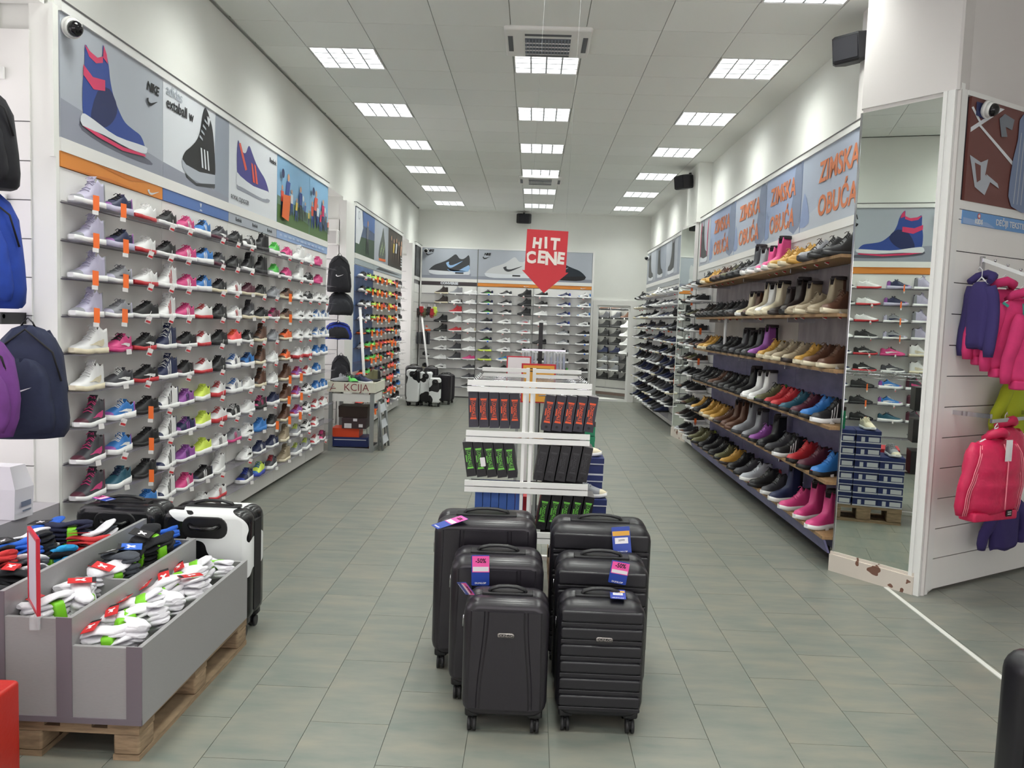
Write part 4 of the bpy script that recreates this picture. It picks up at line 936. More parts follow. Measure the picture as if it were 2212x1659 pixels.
def suitcase(name, label, loc, rz, w, h, dp, style, group=None, badge=True, tilt=0):
    T = thing(name, label, 'suitcase', loc, 0, group, rot=(tilt, 0, rz))
    sh = SHELL_A if style == 'curve' else (SHELL_B if style == 'rib' else style if not isinstance(style, str) else SHELL_A)
    z0 = .072; z1 = h; r = .065 if w > .3 else .05
    m = MB().rbox(-w/2, w/2, 0, dp*.48, z0, z1, r); ob('front_shell', m, [sh], T)
    ob('back_shell', MB().rbox(-w/2, w/2, dp*.52, dp, z0, z1, r), [sh], T)
    ob('zipper', MB().rbox(-w/2+.012, w/2-.012, dp*.40, dp*.6, z0+.012, z1-.010, r*.9), [ZIP], T)
    zp = MB().tube([(-w/2-.004, dp*.44, h*.83), (-w/2-.006, dp*.44, h*.80), (-w/2-.006, dp*.44, h*.74)], .004, 0, 6); ob('zip_pull', zp, [CHROME], T)
    if style == 'rib':
        n = 6; p_ = (z1 - z0 - .06) / n
        for k in range(n):
            a_ = z0 + .03 + k*p_
            ob('rib', MB().rbox(-w/2+.012, w/2-.012, -.010, .03, a_+.022, a_+p_-.003, .012, seg=2), [sh], T)
            ob('rib', MB().rbox(-w/2+.012, w/2-.012, -.005, .03, a_+.001, a_+.019, .006, seg=2), [sh], T)
    elif style == 'curve':
        zc = z0 + (z1-z0)*.5
        def panel(xa0, xa1, xb0, xb1, name='front_panel', d=-.008):
            nn = 8; ringsv = []
            for i in range(nn+1):
                t = i/nn; z = z0+.04 + (z1-z0-.085)*t; e = math.sin(t*math.pi/2)**2
                x0_, x1_ = xa0 + (xb0-xa0)*e, xa1 + (xb1-xa1)*e
                ringsv.append([(x0_, .02, z), (x0_+.001, d+.006, z), (x0_+.008, d, z), (x1_-.008, d, z), (x1_-.001, d+.006, z), (x1_, .02, z)])
            ob(name, MB().loft(ringsv, 0, True, True, False), [sh], T)
        panel(-w*.30, w*.30, -w*.22, w*.22); panel(-w*.44, -w*.31, -w*.42, -w*.235, d=-.004); panel(w*.31, w*.44, w*.235, w*.42, d=-.004)
    else:
        ob('corner_band', MB().box(-w/2-.003, -w/2+.012, dp*.3, dp*.7, z0+.06, z1-.06).box(w/2-.012, w/2+.003, dp*.3, dp*.7, z0+.06, z1-.06), [ZIP], T)
        ob('handle_recess', MB().rbox(-w*.26, w*.26, -.003, .02, z1-.145, z1-.03, .05), [BLACKP], T)
        ob('front_handle', MB().tube([(-w*.17, 0, z1-.075), (-w*.12, -.025, z1-.085), (0, -.032, z1-.088), (w*.12, -.025, z1-.085), (w*.17, 0, z1-.075)], .013, 0, 8), [mat('gloss_black', (18,18,20), .12)], T)
    ob('top_handle', MB().tube([(-w*.23, dp*.5, z1-.004), (-w*.2, dp*.5, z1+.016), (-w*.1, dp*.5, z1+.026), (0, dp*.5, z1+.028), (w*.1, dp*.5, z1+.026), (w*.2, dp*.5, z1+.016), (w*.23, dp*.5, z1-.004)], [.012,.014,.013,.012,.013,.014,.012], 0, 8, flat=.6).rbox(-w*.30, w*.30, dp*.38, dp*.62, z1-.008, z1+.006, .004, axis='z'), [mat('grip_black', (24,24,27), .45)], T)
    for sx in (-1, 1):
        for y in (.045, dp-.045):
            x = sx*(w/2-.045)
            ob('wheel_mount', MB().rbox(x-.03, x+.03, y-.028, y+.028, .066, .10, .012, axis='z').cyl((x, y, .06), (0,0,1), .012, .03), [BLACKP], T)
            wh = ob('wheel', MB().cyl((x + sx*.0-.011, y-.006, .029), (1,0,.0), .029, .013, n=18).cyl((x+.011, y-.006, .029), (1,0,0), .029, .013, n=18).cyl((x, y-.006, .029), (1,0,0), .009, .03), [RUB], T)
            ob('wheel_fork', MB().box(x-.004, x+.004, y-.022, y+.010, .02, .055), [BLACKP], wh)
    if badge:
        zb = z0 + (z1-z0)*(.72 if style == 'curve' else .70)
        bx = .0 if style == 'curve' else .01
        b_ = ob('badge', MB().rbox(bx-.034, bx+.034, -.016, -.008, zb-.009, zb+.009, .008), [BADGE], T)
        ob('badge_field', MB().rbox(bx-.031, bx+.031, -.0168, -.0155, zb-.0065, zb+.0065, .006), [INK], b_)
        text('DUNLOP', .012, BADGE, b_, Matrix.Translation((bx, -.0172, zb)) @ frame((0,0,0), (1,0,0)), ex=.0002, bold=.0003, sx=1.25)
    return T
def hang_tag(T, Mx, pink=True, blue_extra=False, w=.064, h=.115, txt='-50%'):
    t = ob('hang_tag', MB().rbox(-w/2, w/2, -h, 0, -.0008, .0008, .005, axis='z'), [TBLUE], T); t.matrix_local = Mx
    if pink:
        ob('sticker', MB().box(-w/2+.004, w/2, -h*.56, -.004, .0009, .0016).box(-w/2+.004, w/2, -h*.56, -h*.36, .0016, .0018), [TPINK], t)
        ob('price_field', MB().box(-w/2+.007, w/2-.003, -h*.53, -h*.38, .0018, .0021), [TWH], t)
        text(txt, .027, INK, t, TM(.002, -h*.19, .0022), ex=.0002, bold=.0006, sx=.85)
    else:
        ob('sticker', MB().box(-w/2+.003, w/2-.003, -h*.33, -h*.16, .0009, .0014), [mat('tag_ochre', (216,160,60), .5)], t)
        ob('price_field', MB().box(-w/2+.012, w/2-.012, -h*.62, -h*.40, .0009, .0016), [TWH], t)
        text('20999', .012, INK, t, TM(0, -h*.5, .002), ex=.0002)
    text('DUNLOP', .010, TWH, t, TM(0, -h*.92, .0012), ex=.0002, bold=.0003, sx=1.2)
    return t
FRT = lambda x, y, z, rz=0, tilt=0: Matrix.Translation((x, y, z)) @ Matrix.Rotation(rz, 4, 'Y') @ Matrix.Rotation(tilt, 4, 'X') @ frame((0,0,0), (1,0,0))
S1 = suitcase('suitcase', 'small brushed black suitcase with vertical curved panels, front left of the six', (-.062, 3.155, 0), 0, .348, .560, .21, 'curve')
hang_tag(S1, Matrix.Translation((-.150, .02, .60)) @ Matrix.Rotation(R(52), 4, 'Y') @ Matrix.Rotation(R(60), 4, 'X') @ frame((0,0,0), (1,0,0)))
S2 = suitcase('suitcase', 'small black suitcase with horizontal ribs, front right of the six', (.327, 3.19, 0), R(0), .358, .555, .21, 'rib')
t2_ = hang_tag(S2, Matrix.Translation((.07, .13, .572)) @ Matrix.Rotation(R(-4), 4, 'Z'), pink=False)
S3 = suitcase('suitcase', 'medium brushed black suitcase with a pink fifty percent tag, middle of the left stack', (-.115, 3.43, 0), R(1), .41, .645, .26, 'curve')
hang_tag(S3, FRT(-.075, -.014, .668, R(-2)), w=.078, h=.135)
S4 = suitcase('suitcase', 'medium black ribbed suitcase with a tilted pink tag, middle right of the six', (.345, 3.44, 0), R(-1), .41, .64, .25, 'rib')
hang_tag(S4, FRT(.075, -.014, .662, R(8)), w=.078, h=.10)
S5 = suitcase('suitcase', 'large brushed black suitcase at the back left of the six', (-.185, 3.74, 0), R(2), .49, .735, .29, 'curve')
hang_tag(S5, Matrix.Translation((-.10, .0, .752)) @ Matrix.Rotation(R(-62), 4, 'Z') @ Matrix.Rotation(R(12), 4, 'X'), w=.08, h=.16)
S6 = suitcase('suitcase', 'large black ribbed suitcase with a blue tag, back right of the six', (.36, 3.73, 0), R(-1), .475, .73, .28, 'rib')
hang_tag(S6, FRT(.085, -.016, .742, R(-6), R(-14)), pink=False, w=.085, h=.125)
suitcase('suitcase', 'black ribbed suitcase cut off at the right edge of the picture', (1.825, 2.40, 0), R(12), .40, .67, .27, 'rib')
suitcase('suitcase', 'white suitcase with black cow patches behind the grey sock bin', (-1.635, 4.00, 0), R(0), .46, .665, .25, COW[0], None, False)
Sb = suitcase('suitcase', 'glossy black suitcase standing behind the heaped dark socks', (-2.11, 4.02, 0), 0, .43, .665, .25, mat('gloss_case_black', (30, 30, 33), .22), None, False)
hang_tag(Sb, Matrix.Translation((-.12, .05, .70)) @ Matrix.Rotation(R(70), 4, 'Z') @ Matrix.Rotation(R(4), 4, 'X'), h=.10)
# far group of cow cases
for k, (x, y, w, h, rz, mt, lab) in enumerate(((-2.26, 15.35, .36, .70, -4, COW[1], 'cow-patterned suitcase at the left of the far group, against the neon shoe wall'), (-2.02, 15.42, .34, .66, 2, COW[2], 'cow-patterned suitcase in the middle of the far group by the back corner'),
        (-1.82, 15.3, .32, .56, 4, COW[3], 'smaller cow-patterned suitcase at the right front of the far group'))):
    suitcase('suitcase', lab, (x, y, 0), R(rz), w*.72, h, .24, mt, 'cow-patterned suitcases by the back corner', False)
for k, (x, y, h, lab) in enumerate(((-1.70, 15.75, .60, 'black suitcase behind the small cow-patterned one in the far group'), (-1.98, 15.95, .72, 'tall black suitcase at the rear of the far suitcase group'), (-1.66, 16.15, .58, 'dark grey suitcase at the far right end of the distant group'), (-2.30, 15.87, .74, 'black suitcase at the rear left of the distant group'))):
    suitcase('suitcase', lab, (x, y, 0), R(5*k), .28 if k < 3 else .33, h, .22, 'curve', 'dark suitcases by the back corner', False)
# ---------------------------------------------------------------- pallets
def pallet(label, x, y, rz, L=1.2, W=.8, xs=None):
    T = thing('pallet', label, 'pallet', (x, y, 0), rz)
    for k in range(5): ob('deck_board', MB().box(-W/2 + k*(W-.12)/4, -W/2 + k*(W-.12)/4 + .12, -L/2, L/2, .122, .144), [WOOD], T)
    for yy in (-L/2, -.06, L/2-.12): ob('cross_board', MB().box(-W/2, W/2, yy, yy+.12, .1, .1215), [WOOD], T)
    for xx in (-W/2, -.05, W/2-.1):
        for yy in (-L/2, -.06, L/2-.12): ob('block', MB().rbox(xx, xx+.1, yy, yy+.12, .022, .0995, .012, axis='z'), [WOOD], T)
        ob('bottom_board', MB().box(xx, xx+.1, -L/2, L/2, .0, .0215), [WOOD], T)
    return T
pallet('wooden pallet under the grey sock bin', -1.82, 3.40, R(-.5), 1.10, .84)
# ---------------------------------------------------------------- stepped bin
BN = thing('sock_bin', 'stepped grey laminate bin on a pallet full of socks', 'display bin', (0, 0, 0))
BY0, BY1 = 2.83, 3.92; zb = .147
xs = [(-1.385, .445), (-1.645, .545), (-1.895, .635), (-2.155, .545), (-2.415, .445)]
for k, (x, h) in enumerate(xs): ob('side_board' if k in (0, 4) else 'divider_board', MB().box(x-.018, x, BY0, BY1, zb, h), [GREYLAM], BN)
for (xa, ha), (xb, hb) in zip(xs, xs[1:]):
    h = min(ha, hb) - .006
    for y in (BY0, BY1-.018): ob('end_board', MB().box(xb, xa-.018, y, y+.018, zb, h), [GREYLAM], BN)
    ob('floor_board', MB().box(xb, xa-.018, BY0+.018, BY1-.018, h-.16, h-.145), [GREYLAM], BN)
for x, h in xs[:3]: ob('edge_strip', MB().box(x-.058, x-.0, BY0-.004, BY0, zb, h), [GREYEDGE], BN)
ob('edge_strip', MB().box(-2.41, -1.385, BY0-.0045, BY0-.0005, zb, zb+.022), [GREYEDGE], BN)
for y in (3.28,): ob('divider_board', MB().box(-1.895, -1.663, y, y+.016, .39, .539), [GREYLAM], BN)
# ---------------------------------------------------------------- socks
SW_ = mat('sock_white', (226, 224, 230), .95, bump=.25, nscale=90); SD = mat('sock_black', (26, 27, 32), .95, bump=.25, nscale=90); SG = mat('sock_grey', (70, 74, 82), .95, bump=.25, nscale=90)
SB = mat('sock_blue', (38, 92, 190), .95, bump=.25, nscale=90); SC = mat('sock_cyan', (44, 160, 220), .95, bump=.25, nscale=90); SR = mat('sock_red', (190, 50, 52), .95, bump=.25, nscale=90); SN = mat('sock_navy', (30, 34, 60), .95, bump=.25, nscale=90)
BGRN = mat('band_green', (126, 206, 40), .45); BRED = mat('card_red', (206, 40, 44), .4); BCBLU = mat('card_blue', (44, 100, 200), .4)
def sock_me(seed):
    rnd = random.Random(seed); m = MB(); rings = []
    n = 9
    for i in range(n):
        t = i/(n-1); x = -.10 + .20*t
        w = (.036 + .006*math.sin(t*3 + seed)) * (1 - .45*max(0, t-.8)/.2) * (1 - .25*max(0, .12-t)/.12)
        hgt = .0085 + .003*math.sin(t*7+seed)
        dz = .004*math.sin(t*9 + seed*2) + (.012*(t-.75) if t > .75 else 0); dy = .006*math.sin(t*5+seed)
        if i in (0, n-1): w *= .55; hgt *= .5
        rings.append([(x, dy + w*math.cos(a_)*(abs(math.cos(a_))**-.2 if abs(math.cos(a_)) > .01 else 1), dz + hgt*math.sin(a_)) for a_ in [2*math.pi*k/12 for k in range(12)]])
    m.loft(rings, 0, True, True, True); me = m.mesh('sock', 1); recalc(me); return me
SOCKS = [sock_me(s) for s in range(5)]
band_me = MB().rbox(-.022, .022, -.042, .042, -.002, .060, .012, axis='x', seg=3).mesh('paper_band', 1)
card = MB().box(-.024, .024, -.044, .044, .0, .0015, 0).box(-.024, .024, .031, .044, .0015, .002, 1)
ani = [(-.012,-.02),(-.004,-.01),(0,-.018),(.006,-.014),(.003,0),(.012,.01),(.009,.018),(.0,.01),(-.01,.016),(-.014,.008),(-.005,.002)]
card.poly([(x*1.1, y*1.0 - .004, .0022) for x, y in ani], 2)
card_me = card.mesh('header_card', 3)
def sock_bundle(label, loc, rz, m_, band=BGRN, cardm=BRED, n=4, tilt=(0, 0), group='bundled socks in the grey bin', showcard=True, showband=True):
    T = thing('sock_bundle', label, 'socks', loc, 0, group, rot=(tilt[0], tilt[1], rz), scale=(1.0, 1.15, 1.45))
    for k in range(n):
        o = bpy.data.objects.new('sock', SOCKS[(k + int(abs(loc[1])*100)) % 5]); C.objects.link(o); o.parent = T; put(o, (m_ if not isinstance(m_, tuple) else m_[k % len(m_)],))
        o.location = (random.uniform(-.006, .006), random.uniform(-.004, .004), .010 + .0145*k); o.rotation_euler = (0, random.uniform(-.03, .03), random.uniform(-.07, .07))
    if showband:
        o = part('paper_band', band_me, T, (band,)); o.location = (.015, 0, 0)
    if showcard:
        o = part('header_card', card_me, T, (cardm, INK, TWH)); o.location = (-.045, 0, .012 + .0145*n); o.rotation_euler = (random.uniform(-.1, .1), -.08, random.uniform(-.35, .35))
    return T
random.seed(17)
wpos = [(-1.56, 2.93, .0, 20, 'nearest red card, at the front of the lowest tier'), (-1.50, 2.99, .03, -30, 'second from the front of the lowest tier'), (-1.565, 3.08, .03, 40, 'third from the front of the lowest tier, against the divider'), (-1.47, 3.14, .02, -25, 'leaning at the outer board near the front'),
        (-1.57, 3.22, .04, 35, 'with an upright card against the divider board'), (-1.48, 3.29, .03, -30, 'in the middle of the lowest tier, outer side'), (-1.56, 3.40, .02, 25, 'middle of the lowest tier, inner side'), (-1.47, 3.46, .04, -20, 'past the middle of the lowest tier, outer side'),
        (-1.57, 3.54, .03, 40, 'two thirds along the lowest tier, inner side'), (-1.48, 3.62, .02, -35, 'two thirds along the lowest tier, outer side'), (-1.56, 3.72, .03, 30, 'near the cow suitcase, inner side'), (-1.47, 3.80, .02, -25, 'last one in the lowest tier, by the cow suitcase')]
for k, (x, y, dz, rz, where) in enumerate(wpos):
    sock_bundle(f'bundle of white socks, {where}', (x - (.022 if x > -1.52 else 0), y, .345 + dz + .02), R(rz + (180 if k % 2 else 0) - 10), SW_, tilt=(R(random.uniform(-14, 14)), R(random.uniform(-22, -6) if k % 2 == 0 else random.uniform(4, 16))), n=4 if k % 3 else 5, group='white sock bundles in the lowest bin tier', showcard=(k % 2 == 0 or k == 7))
for (x, y, z, rz, m_, bd, cd, lab, sc_) in [(-1.80, 2.97, .46, 60, SW_, BGRN, BRED, 'white sock bundle behind the red sign at the front of the second tier', True), (-1.76, 3.09, .46, -60, SW_, BGRN, BRED, 'white sock bundle with red card right of the red sign', True), (-1.83, 3.18, .45, 80, SW_, BGRN, BRED, 'white sock bundle at the back of the front compartment', False),
        (-1.80, 3.36, .465, 70, SW_, BGRN, BRED, 'white socks with a black animal mark in the second tier', True), (-1.77, 3.45, .49, -20, SG, BGRN, INK, 'charcoal sock bundle with a green band in the second tier', True), (-1.80, 3.58, .50, 100, SD, BGRN, BCBLU, 'black sock bundle with a blue card in the second tier', True),
        (-1.79, 3.70, .535, 85, SD, BGRN, INK, 'tall black sock bundle with a wide green band in the second tier', True), (-1.74, 3.68, .50, 60, SD, BGRN, BRED, 'black sock bundle lying beside the tall one', False), (-1.78, 3.83, .49, 20, SB, BGRN, BCBLU, 'blue sock bundle at the far end of the second tier', True)]:
    sock_bundle(lab, (x, y, z), R(rz), m_, bd, cd, 5, (R(random.uniform(-12, 12)), R(random.uniform(-16, 16))), 'sock bundles in the second bin tier', sc_)
dk = [SD, SN, (SD, SG), SC, SD, (SB, SD), SR, SD, (SW_, SG), SN, SB, SD, (SC, SD), SG, SD, (SW_, SD), SR, SD, SN, SB, (SW_, SG), SD]
dkn = ['black', 'navy', 'black and grey', 'cyan', 'black', 'blue and black', 'red', 'black', 'white and grey', 'navy', 'blue', 'black', 'cyan and black', 'grey', 'black', 'white and black', 'red', 'black', 'navy', 'blue', 'white and grey', 'black']
for k in range(22):
    x = (-2.03, -2.29, -2.16, -2.24)[k % 4] + random.uniform(-.03, .03); y = 2.92 + .042*k; z = (.505 if k % 4 == 0 else .47) + (.07 if k % 4 in (2, 3) else 0) + random.uniform(0, .02)
    if k % 4 == 1: z -= .03
    sock_bundle(f'{dkn[k]} sock bundle in the heap, {ORD[k % 18] if k < 18 else ["nineteenth","twentieth","twenty-first","twenty-second"][k-18]} counting from the front', (x, y, z), R(random.uniform(0, 180)), dk[k], BGRN if k % 3 == 0 else BCBLU, BRED if k % 4 == 0 else INK, 5, (R(random.uniform(-22, 22)), R(random.uniform(-22, 22))), 'dark sock bundles heaped on the far side of the bin', k % 3 == 1, k % 3 == 0)
# red sign holder on the bin
SGN = thing('sign_holder', 'red framed price sign seen edge-on, clipped to the bin', 'sign', (-1.775, 2.825, .53), 0)
Q = Matrix.Rotation(R(130), 4, 'Z')
for nm, b_ in (('frame_bar', (-.105, .105, 0, .012, .05, .062)), ('frame_bar', (-.105, .105, 0, .012, .318, .33)), ('frame_bar', (-.105, -.093, 0, .012, .062, .318)), ('frame_bar', (.093, .105, 0, .012, .062, .318))):
    o = ob(nm, MB().box(*b_), [mat('sign_red', (190, 34, 54), .3)], SGN); o.matrix_local = Q
o = ob('sheet', MB().box(-.093, .093, .003, .009, .062, .318), [mat('sign_paper', (206, 200, 214), .5)], SGN); o.matrix_local = Q
ob('clip', MB().box(-.018, .018, -.012, -.004, -.03, .012).box(-.018, .018, -.012, .014, .012, .018).cyl((0, .004, .04), (0,0,1), .008, .05), [CLEAR], SGN)
# red stool corner
ST_ = thing('stool', 'red leatherette stool corner at the lower left edge', 'stool', (-1.875, 2.33, 0))
ob('cushion', MB().rbox(-.22, .22, -.22, .22, .03, .44, .02, axis='z'), [mat('red_leatherette', (176, 34, 24), .35, bump=.1, nscale=60)], ST_)
ob('base', MB().box(-.2, .2, -.2, .2, 0, .03), [BLACKP], ST_)
# ---------------------------------------------------------------- centre rack with boxed goods
RK = thing('display_rack', 'white metal double-bar rack in the aisle holding dark boxes', 'display rack', (0, 0, 0))
Y1_, Y2_ = 4.5, 5.62
for z in (1.315, 1.03, .745, .46):
    for q in (0, 1): ob('bar', MB().box(-.352, .345, Y1_-.012, Y1_+.012, z + (.003 if q == 0 else -.032), z + (.032 if q == 0 else -.003)), [FRAME_W], RK)
    ob('bracket', MB().box(-.33, -.30, Y1_+.012, Y1_+.03, z-.02, z+.03).box(.29, .32, Y1_+.012, Y1_+.03, z-.02, z+.03), [CHROME], RK)
    if z < 1.3: ob('shelf_wires', MB().box(-.34, .335, Y1_+.03, Y1_+.036, z-.03, z-.02).box(-.34, .335, Y1_+.3, Y1_+.306, z-.03, z-.02).box(-.34, -.334, Y1_+.03, Y1_+.306, z-.03, z-.02).box(.329, .335, Y1_+.03, Y1_+.306, z-.03, z-.02).box(-.34, .335, Y1_+.13, Y1_+.2, z-.028, z-.022), [CHROME], RK)
for x in (-.029, .012): ob('post', MB().box(x-.009, x+.009, Y1_-.004, Y1_+.02, .03, 1.335), [FRAME_W], RK)
for z in (1.33,):
    for x0_, x1_ in ((-.338, -.02), (.03, .352)):
        for q in (0, 1): ob('bar', MB().box(x0_, x1_, Y2_-.012, Y2_+.012, z - .03*q*1.3, z + .026 - .03*q*1.3), [FRAME_W], RK)
ob('post', MB().box(-.03, -.006, Y2_-.02, Y2_+.02, .03, 1.36), [FRAME_W], RK); ob('post', MB().box(.014, .038, Y2_-.02, Y2_+.02, .03, 1.36), [FRAME_W], RK)
ob('base_frame', MB().box(-.35, .35, Y1_-.02, Y1_+.02, .0, .03).box(-.35, .35, Y2_-.02, Y2_+.02, .0, .03).box(-.02, .02, Y1_+.02, Y2_-.02, .0, .03), [FRAME_W], RK)
for sx in (-1, 1):
    gw = MB()
    for zz, dz in ((1.30, 0), (1.27, 0)): gw.tube([(sx*.05, Y1_+.02, zz), (sx*.33, Y1_+.10, zz+.005), (sx*.33, Y2_-.02, zz+.02)], .004, 0, 6)
    for k in range(9): gw.tube([(sx*.04, Y1_+.1+.11*k, 1.30), (sx*.33, Y1_+.12+.11*k, 1.30), (sx*.35, Y1_+.12+.11*k, 1.325)], .003, 0, 5)
    ob('wire_shelf', gw, [CHROME], RK)
BXD = mat('box_navy_black', (44, 42, 54), .4); BXK = mat('box_black', (34, 33, 36), .4); BXB = mat('box_blue', (66, 98, 168), .4); LO = mat('letter_orange', (236, 92, 48), .45); LG = mat('letter_green', (120, 204, 84), .45); LD = mat('letter_dark', (58, 57, 60), .3)
bxme = MB().box(-.027, .027, 0, .17, 0, .20).mesh('carton'); 
def lons(parent, m, flip=False):
    """vertical word on the narrow face, between two hour-glass ends"""
    b = MB(); cz = .105
    for s_ in (-1, 1):
        pts = [(-.019, -.0012, cz + s_*.060), (.019, -.0012, cz + s_*.060), (.0155, -.0012, cz + s_*.049), (-.0155, -.0012, cz + s_*.049)]
        b.poly(pts, 0)
    for s_ in (-1, 1):
        b.loft([[(s_*(.0160 - .006*math.sin(t*math.pi)), -.0012, cz - .055 + .11*t), (s_*(.0145 - .005*math.sin(t*math.pi)), -.0012, cz - .055 + .11*t)] for t in [i/8 for i in range(9)]], 0, False, False, False)
    b.poly([(-.019, -.0011, cz-.02), (-.013, -.0011, cz-.02), (-.013, -.0011, cz+.02), (-.019, -.0011, cz+.02)], 0)
    ob('printed_emblem', b, [m], parent)
    text('LONSDALE', .025, m, parent, Matrix.Translation((0, -.0012, cz)) @ Matrix.Rotation(R(90), 4, 'Y') @ frame((0,0,0), (1,0,0)), ex=.0003, bold=.0003, sx=.74)
def box_row(n, x0, dx, z, lean, y, bm_, lm, row, side, skip=(), hole=None):
    for k in range(n):
        x = x0 + dx*k
        T = thing('carton', f'narrow {row} carton, {ORD[k]} from left, {side} of the rack', 'box', (x, y, z), 0, 'upright cartons on the centre rack', rot=(0, R(lean), 0))
        o = ob('box_body', MB().box(-.027, .027, 0, .17, 0, .20), [bm_], T)
        ob('box_end', MB().box(-.0262, .0262, .003, .167, .20, .2012), [mat('box_end', (120, 116, 118), .5)], T)
        if lm: lons(T, lm)
        if hole: ob('finger_hole', MB().cyl((0, -.0005, .022), (0,1,0), .008, .002, n=12), [hole], T)
xr = .046
box_row(5, -.312, .0585, 1.078, -2.5, 4.515, BXD, LO, 'navy orange-lettered', 'left top shelf')
box_row(4, .095, .060, 1.075, 7, 4.505, BXD, LO, 'navy orange-lettered', 'right top shelf', hole=INK)
T = box_row(1, .335-.0, .06, 1.075, 7, 4.505, BXD, LO, 'outermost orange-lettered', 'right top shelf end', hole=INK)
box_row(5, -.315, .0585, .795, -9, 4.52, BXK, LG, 'black green-lettered', 'left middle shelf')
box_row(5, .062, .062, .790, 9, 4.505, BXK, LD, 'all-black', 'right middle shelf', hole=INK)
for k in range(6):
    T = thing('carton', f'plain blue carton, {ORD[k]} from the left on the lower left shelf', 'box', (-.27 + .046*k, 4.51, .512), 0, 'blue cartons on the lower left shelf')
    ob('box_body', MB().rbox(-.0215, .0215, 0, .17, 0, .20, .003), [BXB], T); ob('printed_square', MB().box(-.01, .01, -.001, 0, .02, .045), [mat('faded_print', (110, 136, 190), .5)], T)
box_row(5, .085, .062, .508, 8, 4.505, BXK, LG, 'black green-lettered', 'lower right shelf', hole=INK)
T = thing('price_sticker', 'white sticker on the second green-lettered carton', 'sticker', (-.252, 4.492, .885), 0, rot=(0, R(-9), 0)); ob('label', MB().rbox(-.014, .014, 0, .001, -.026, .026, .004), [TWH], T)
# second row of goods behind (seen in the mirror)
for k, z in enumerate((1.03, .745, .46)):
    for q in range(1):
        T = thing('carton', f'large black carton with yellow sticker inside the rack, {ORD[k]} level', 'box', (.21, 4.70, z), 0, 'large black cartons inside the rack')
        ob('box_body', MB().rbox(-.12, .12, 0, .17, -.02, .19, .004), [BXK], T); ob('price_sticker', MB().box(.1205, .1215, .03, .12, .06, .15), [mat('sticker_yellow', (236, 214, 40), .5)], T)
        text('1.790,-', .035, INK, T, frame((.1222, .075, .12), (0,1,0)), ex=.0002, bold=.0008)
# stacked blue shoe boxes on a pallet
pallet('pallet under the stacks of blue shoe boxes beside the rack', .33, 5.25, 0, .62, .34)
SBX = mat('shoebox_blue', (30, 44, 100), .45); SBW = mat('shoebox_white_edge', (206, 208, 216), .5); SBLK = mat('shoebox_label', (58, 70, 110), .5)
bb = MB().box(-.16, .16, -.10, .10, 0, .085).mesh('box_body', 1); bl_ = MB().box(-.163, .163, -.103, .103, .078, .12).mesh('box_lid', 1)
bs = MB().box(-.1615, .1615, -.101, .101, .0, .012).box(-.164, .164, -.104, .104, .076, .083).mesh('white_edge', 1); bt = MB().box(.1602, .1612, -.09, .0, .018, .06).box(.1602, .1612, .03, .06, .015, .06).mesh('end_label', 1)
for ci, (x, y, n, z0) in enumerate(((.335, 5.25, 6, .147), (.33, 5.46, 6, .147), (.34, 5.04, 4, .147))):
    for k in range(n):
        T = thing('shoe_box', f'blue shoe box, {ORD[k]} from the bottom of stack {["beside the rack", "second from the rack", "nearest the rack corner", "farthest on the pallet"][ci]}', 'box', (x + random.uniform(-.006,.006), y, z0 + .1125*k), R(random.uniform(-2, 2)), 'stacked blue shoe boxes beside the rack')
        T.scale = (1, 1, .93); part('box_body', bb, T, (SBX,)); part('box_lid', bl_, T, (SBX,)); part('white_edge', bs, T, (SBW,)); part('end_label', bt, T, (SBW,))
shoe('Lgcwg---', 'canvas_slip_on', 'canvas slip-on, on the near blue box stack, beside the rack'.split(',')[0], 'shoe', 'on the nearest blue box stack beside the rack', 'display shoes on the blue box stacks', (.375, 5.03, .600), R(-10), 1, .92)
shoe('Lccwc---', 'canvas_slip_on', 'canvas slip-on', 'shoe', 'on top of the farther blue box stack', 'display shoes on the blue box stacks', (.355, 5.25, .825), R(-14), 1, .9)
for k in range(5):
    T = thing('shoe_box', f'red shoe box on the left behind the rack, {ORD[k]} from the floor', 'box', (-.155, 5.0, .001 + .121*k), R(k*2-3), 'red shoe boxes left of the rack')
    part('box_body', bb, T, (SM['r'],)); part('box_lid', bl_, T, (SM['r'],))
GBX = mat('box_green', (20, 130, 90), .45)
for k in range(2):
    T = thing('shoe_box', f'green box behind the right end of the rack, {["lower", "upper"][k]} one', 'box', (.36, 5.50, .824 + .10*k), R(4), 'green boxes behind the rack'); T.scale = (.55, .6, .8)
    part('box_body', bb, T, (GBX,)); part('box_lid', bl_, T, (GBX if k == 0 else SM['K'],))
# ---------------------------------------------------------------- bag display stand, yellow sign
BS = thing('bag_stand', 'black post stand with clear bags hanging behind the rack', 'display stand', (.075, 7.0, 0))
ob('post', MB().box(-.018, .018, -.018, .018, .03, 1.68), [BLACKP], BS); ob('base', MB().box(-.2, .2, -.2, .2, 0, .03), [BLACKP], BS)
ob('hook_bar', MB().box(-.16, .22, -.03, -.018, 1.435, 1.45).box(-.16, .22, .018, .03, 1.435, 1.45), [CHROME], BS)
for k in range(14):
    x = -.145 + .027*k
    if abs(x) < .02: continue
    T = thing('hanging_bag', f'clear plastic bag of goods on the black stand, {ORD[k]} from the left', 'bag', (.075 + x, 6.955, 1.43), 0, 'clear bags hanging on the stand')
    ob('bag_film', MB().rbox(-.011, .011, -.06, .02, -.19, 0, .004), [CLEAR], T); ob('printed_insert', MB().box(-.008, .008, -.05, .01, -.15, -.04), [pm((96, 116, 168)) if k % 2 else pm((170,174,186))], T)
    ob('red_stripe', MB().box(-.0115, .0115, -.062, -.06, -.16, -.145), [pm((196, 80, 84))], T)
YS = thing('yellow_sign', 'yellow offer sign with red frame behind the white rack', 'sign', (.062, 6.3, 0))
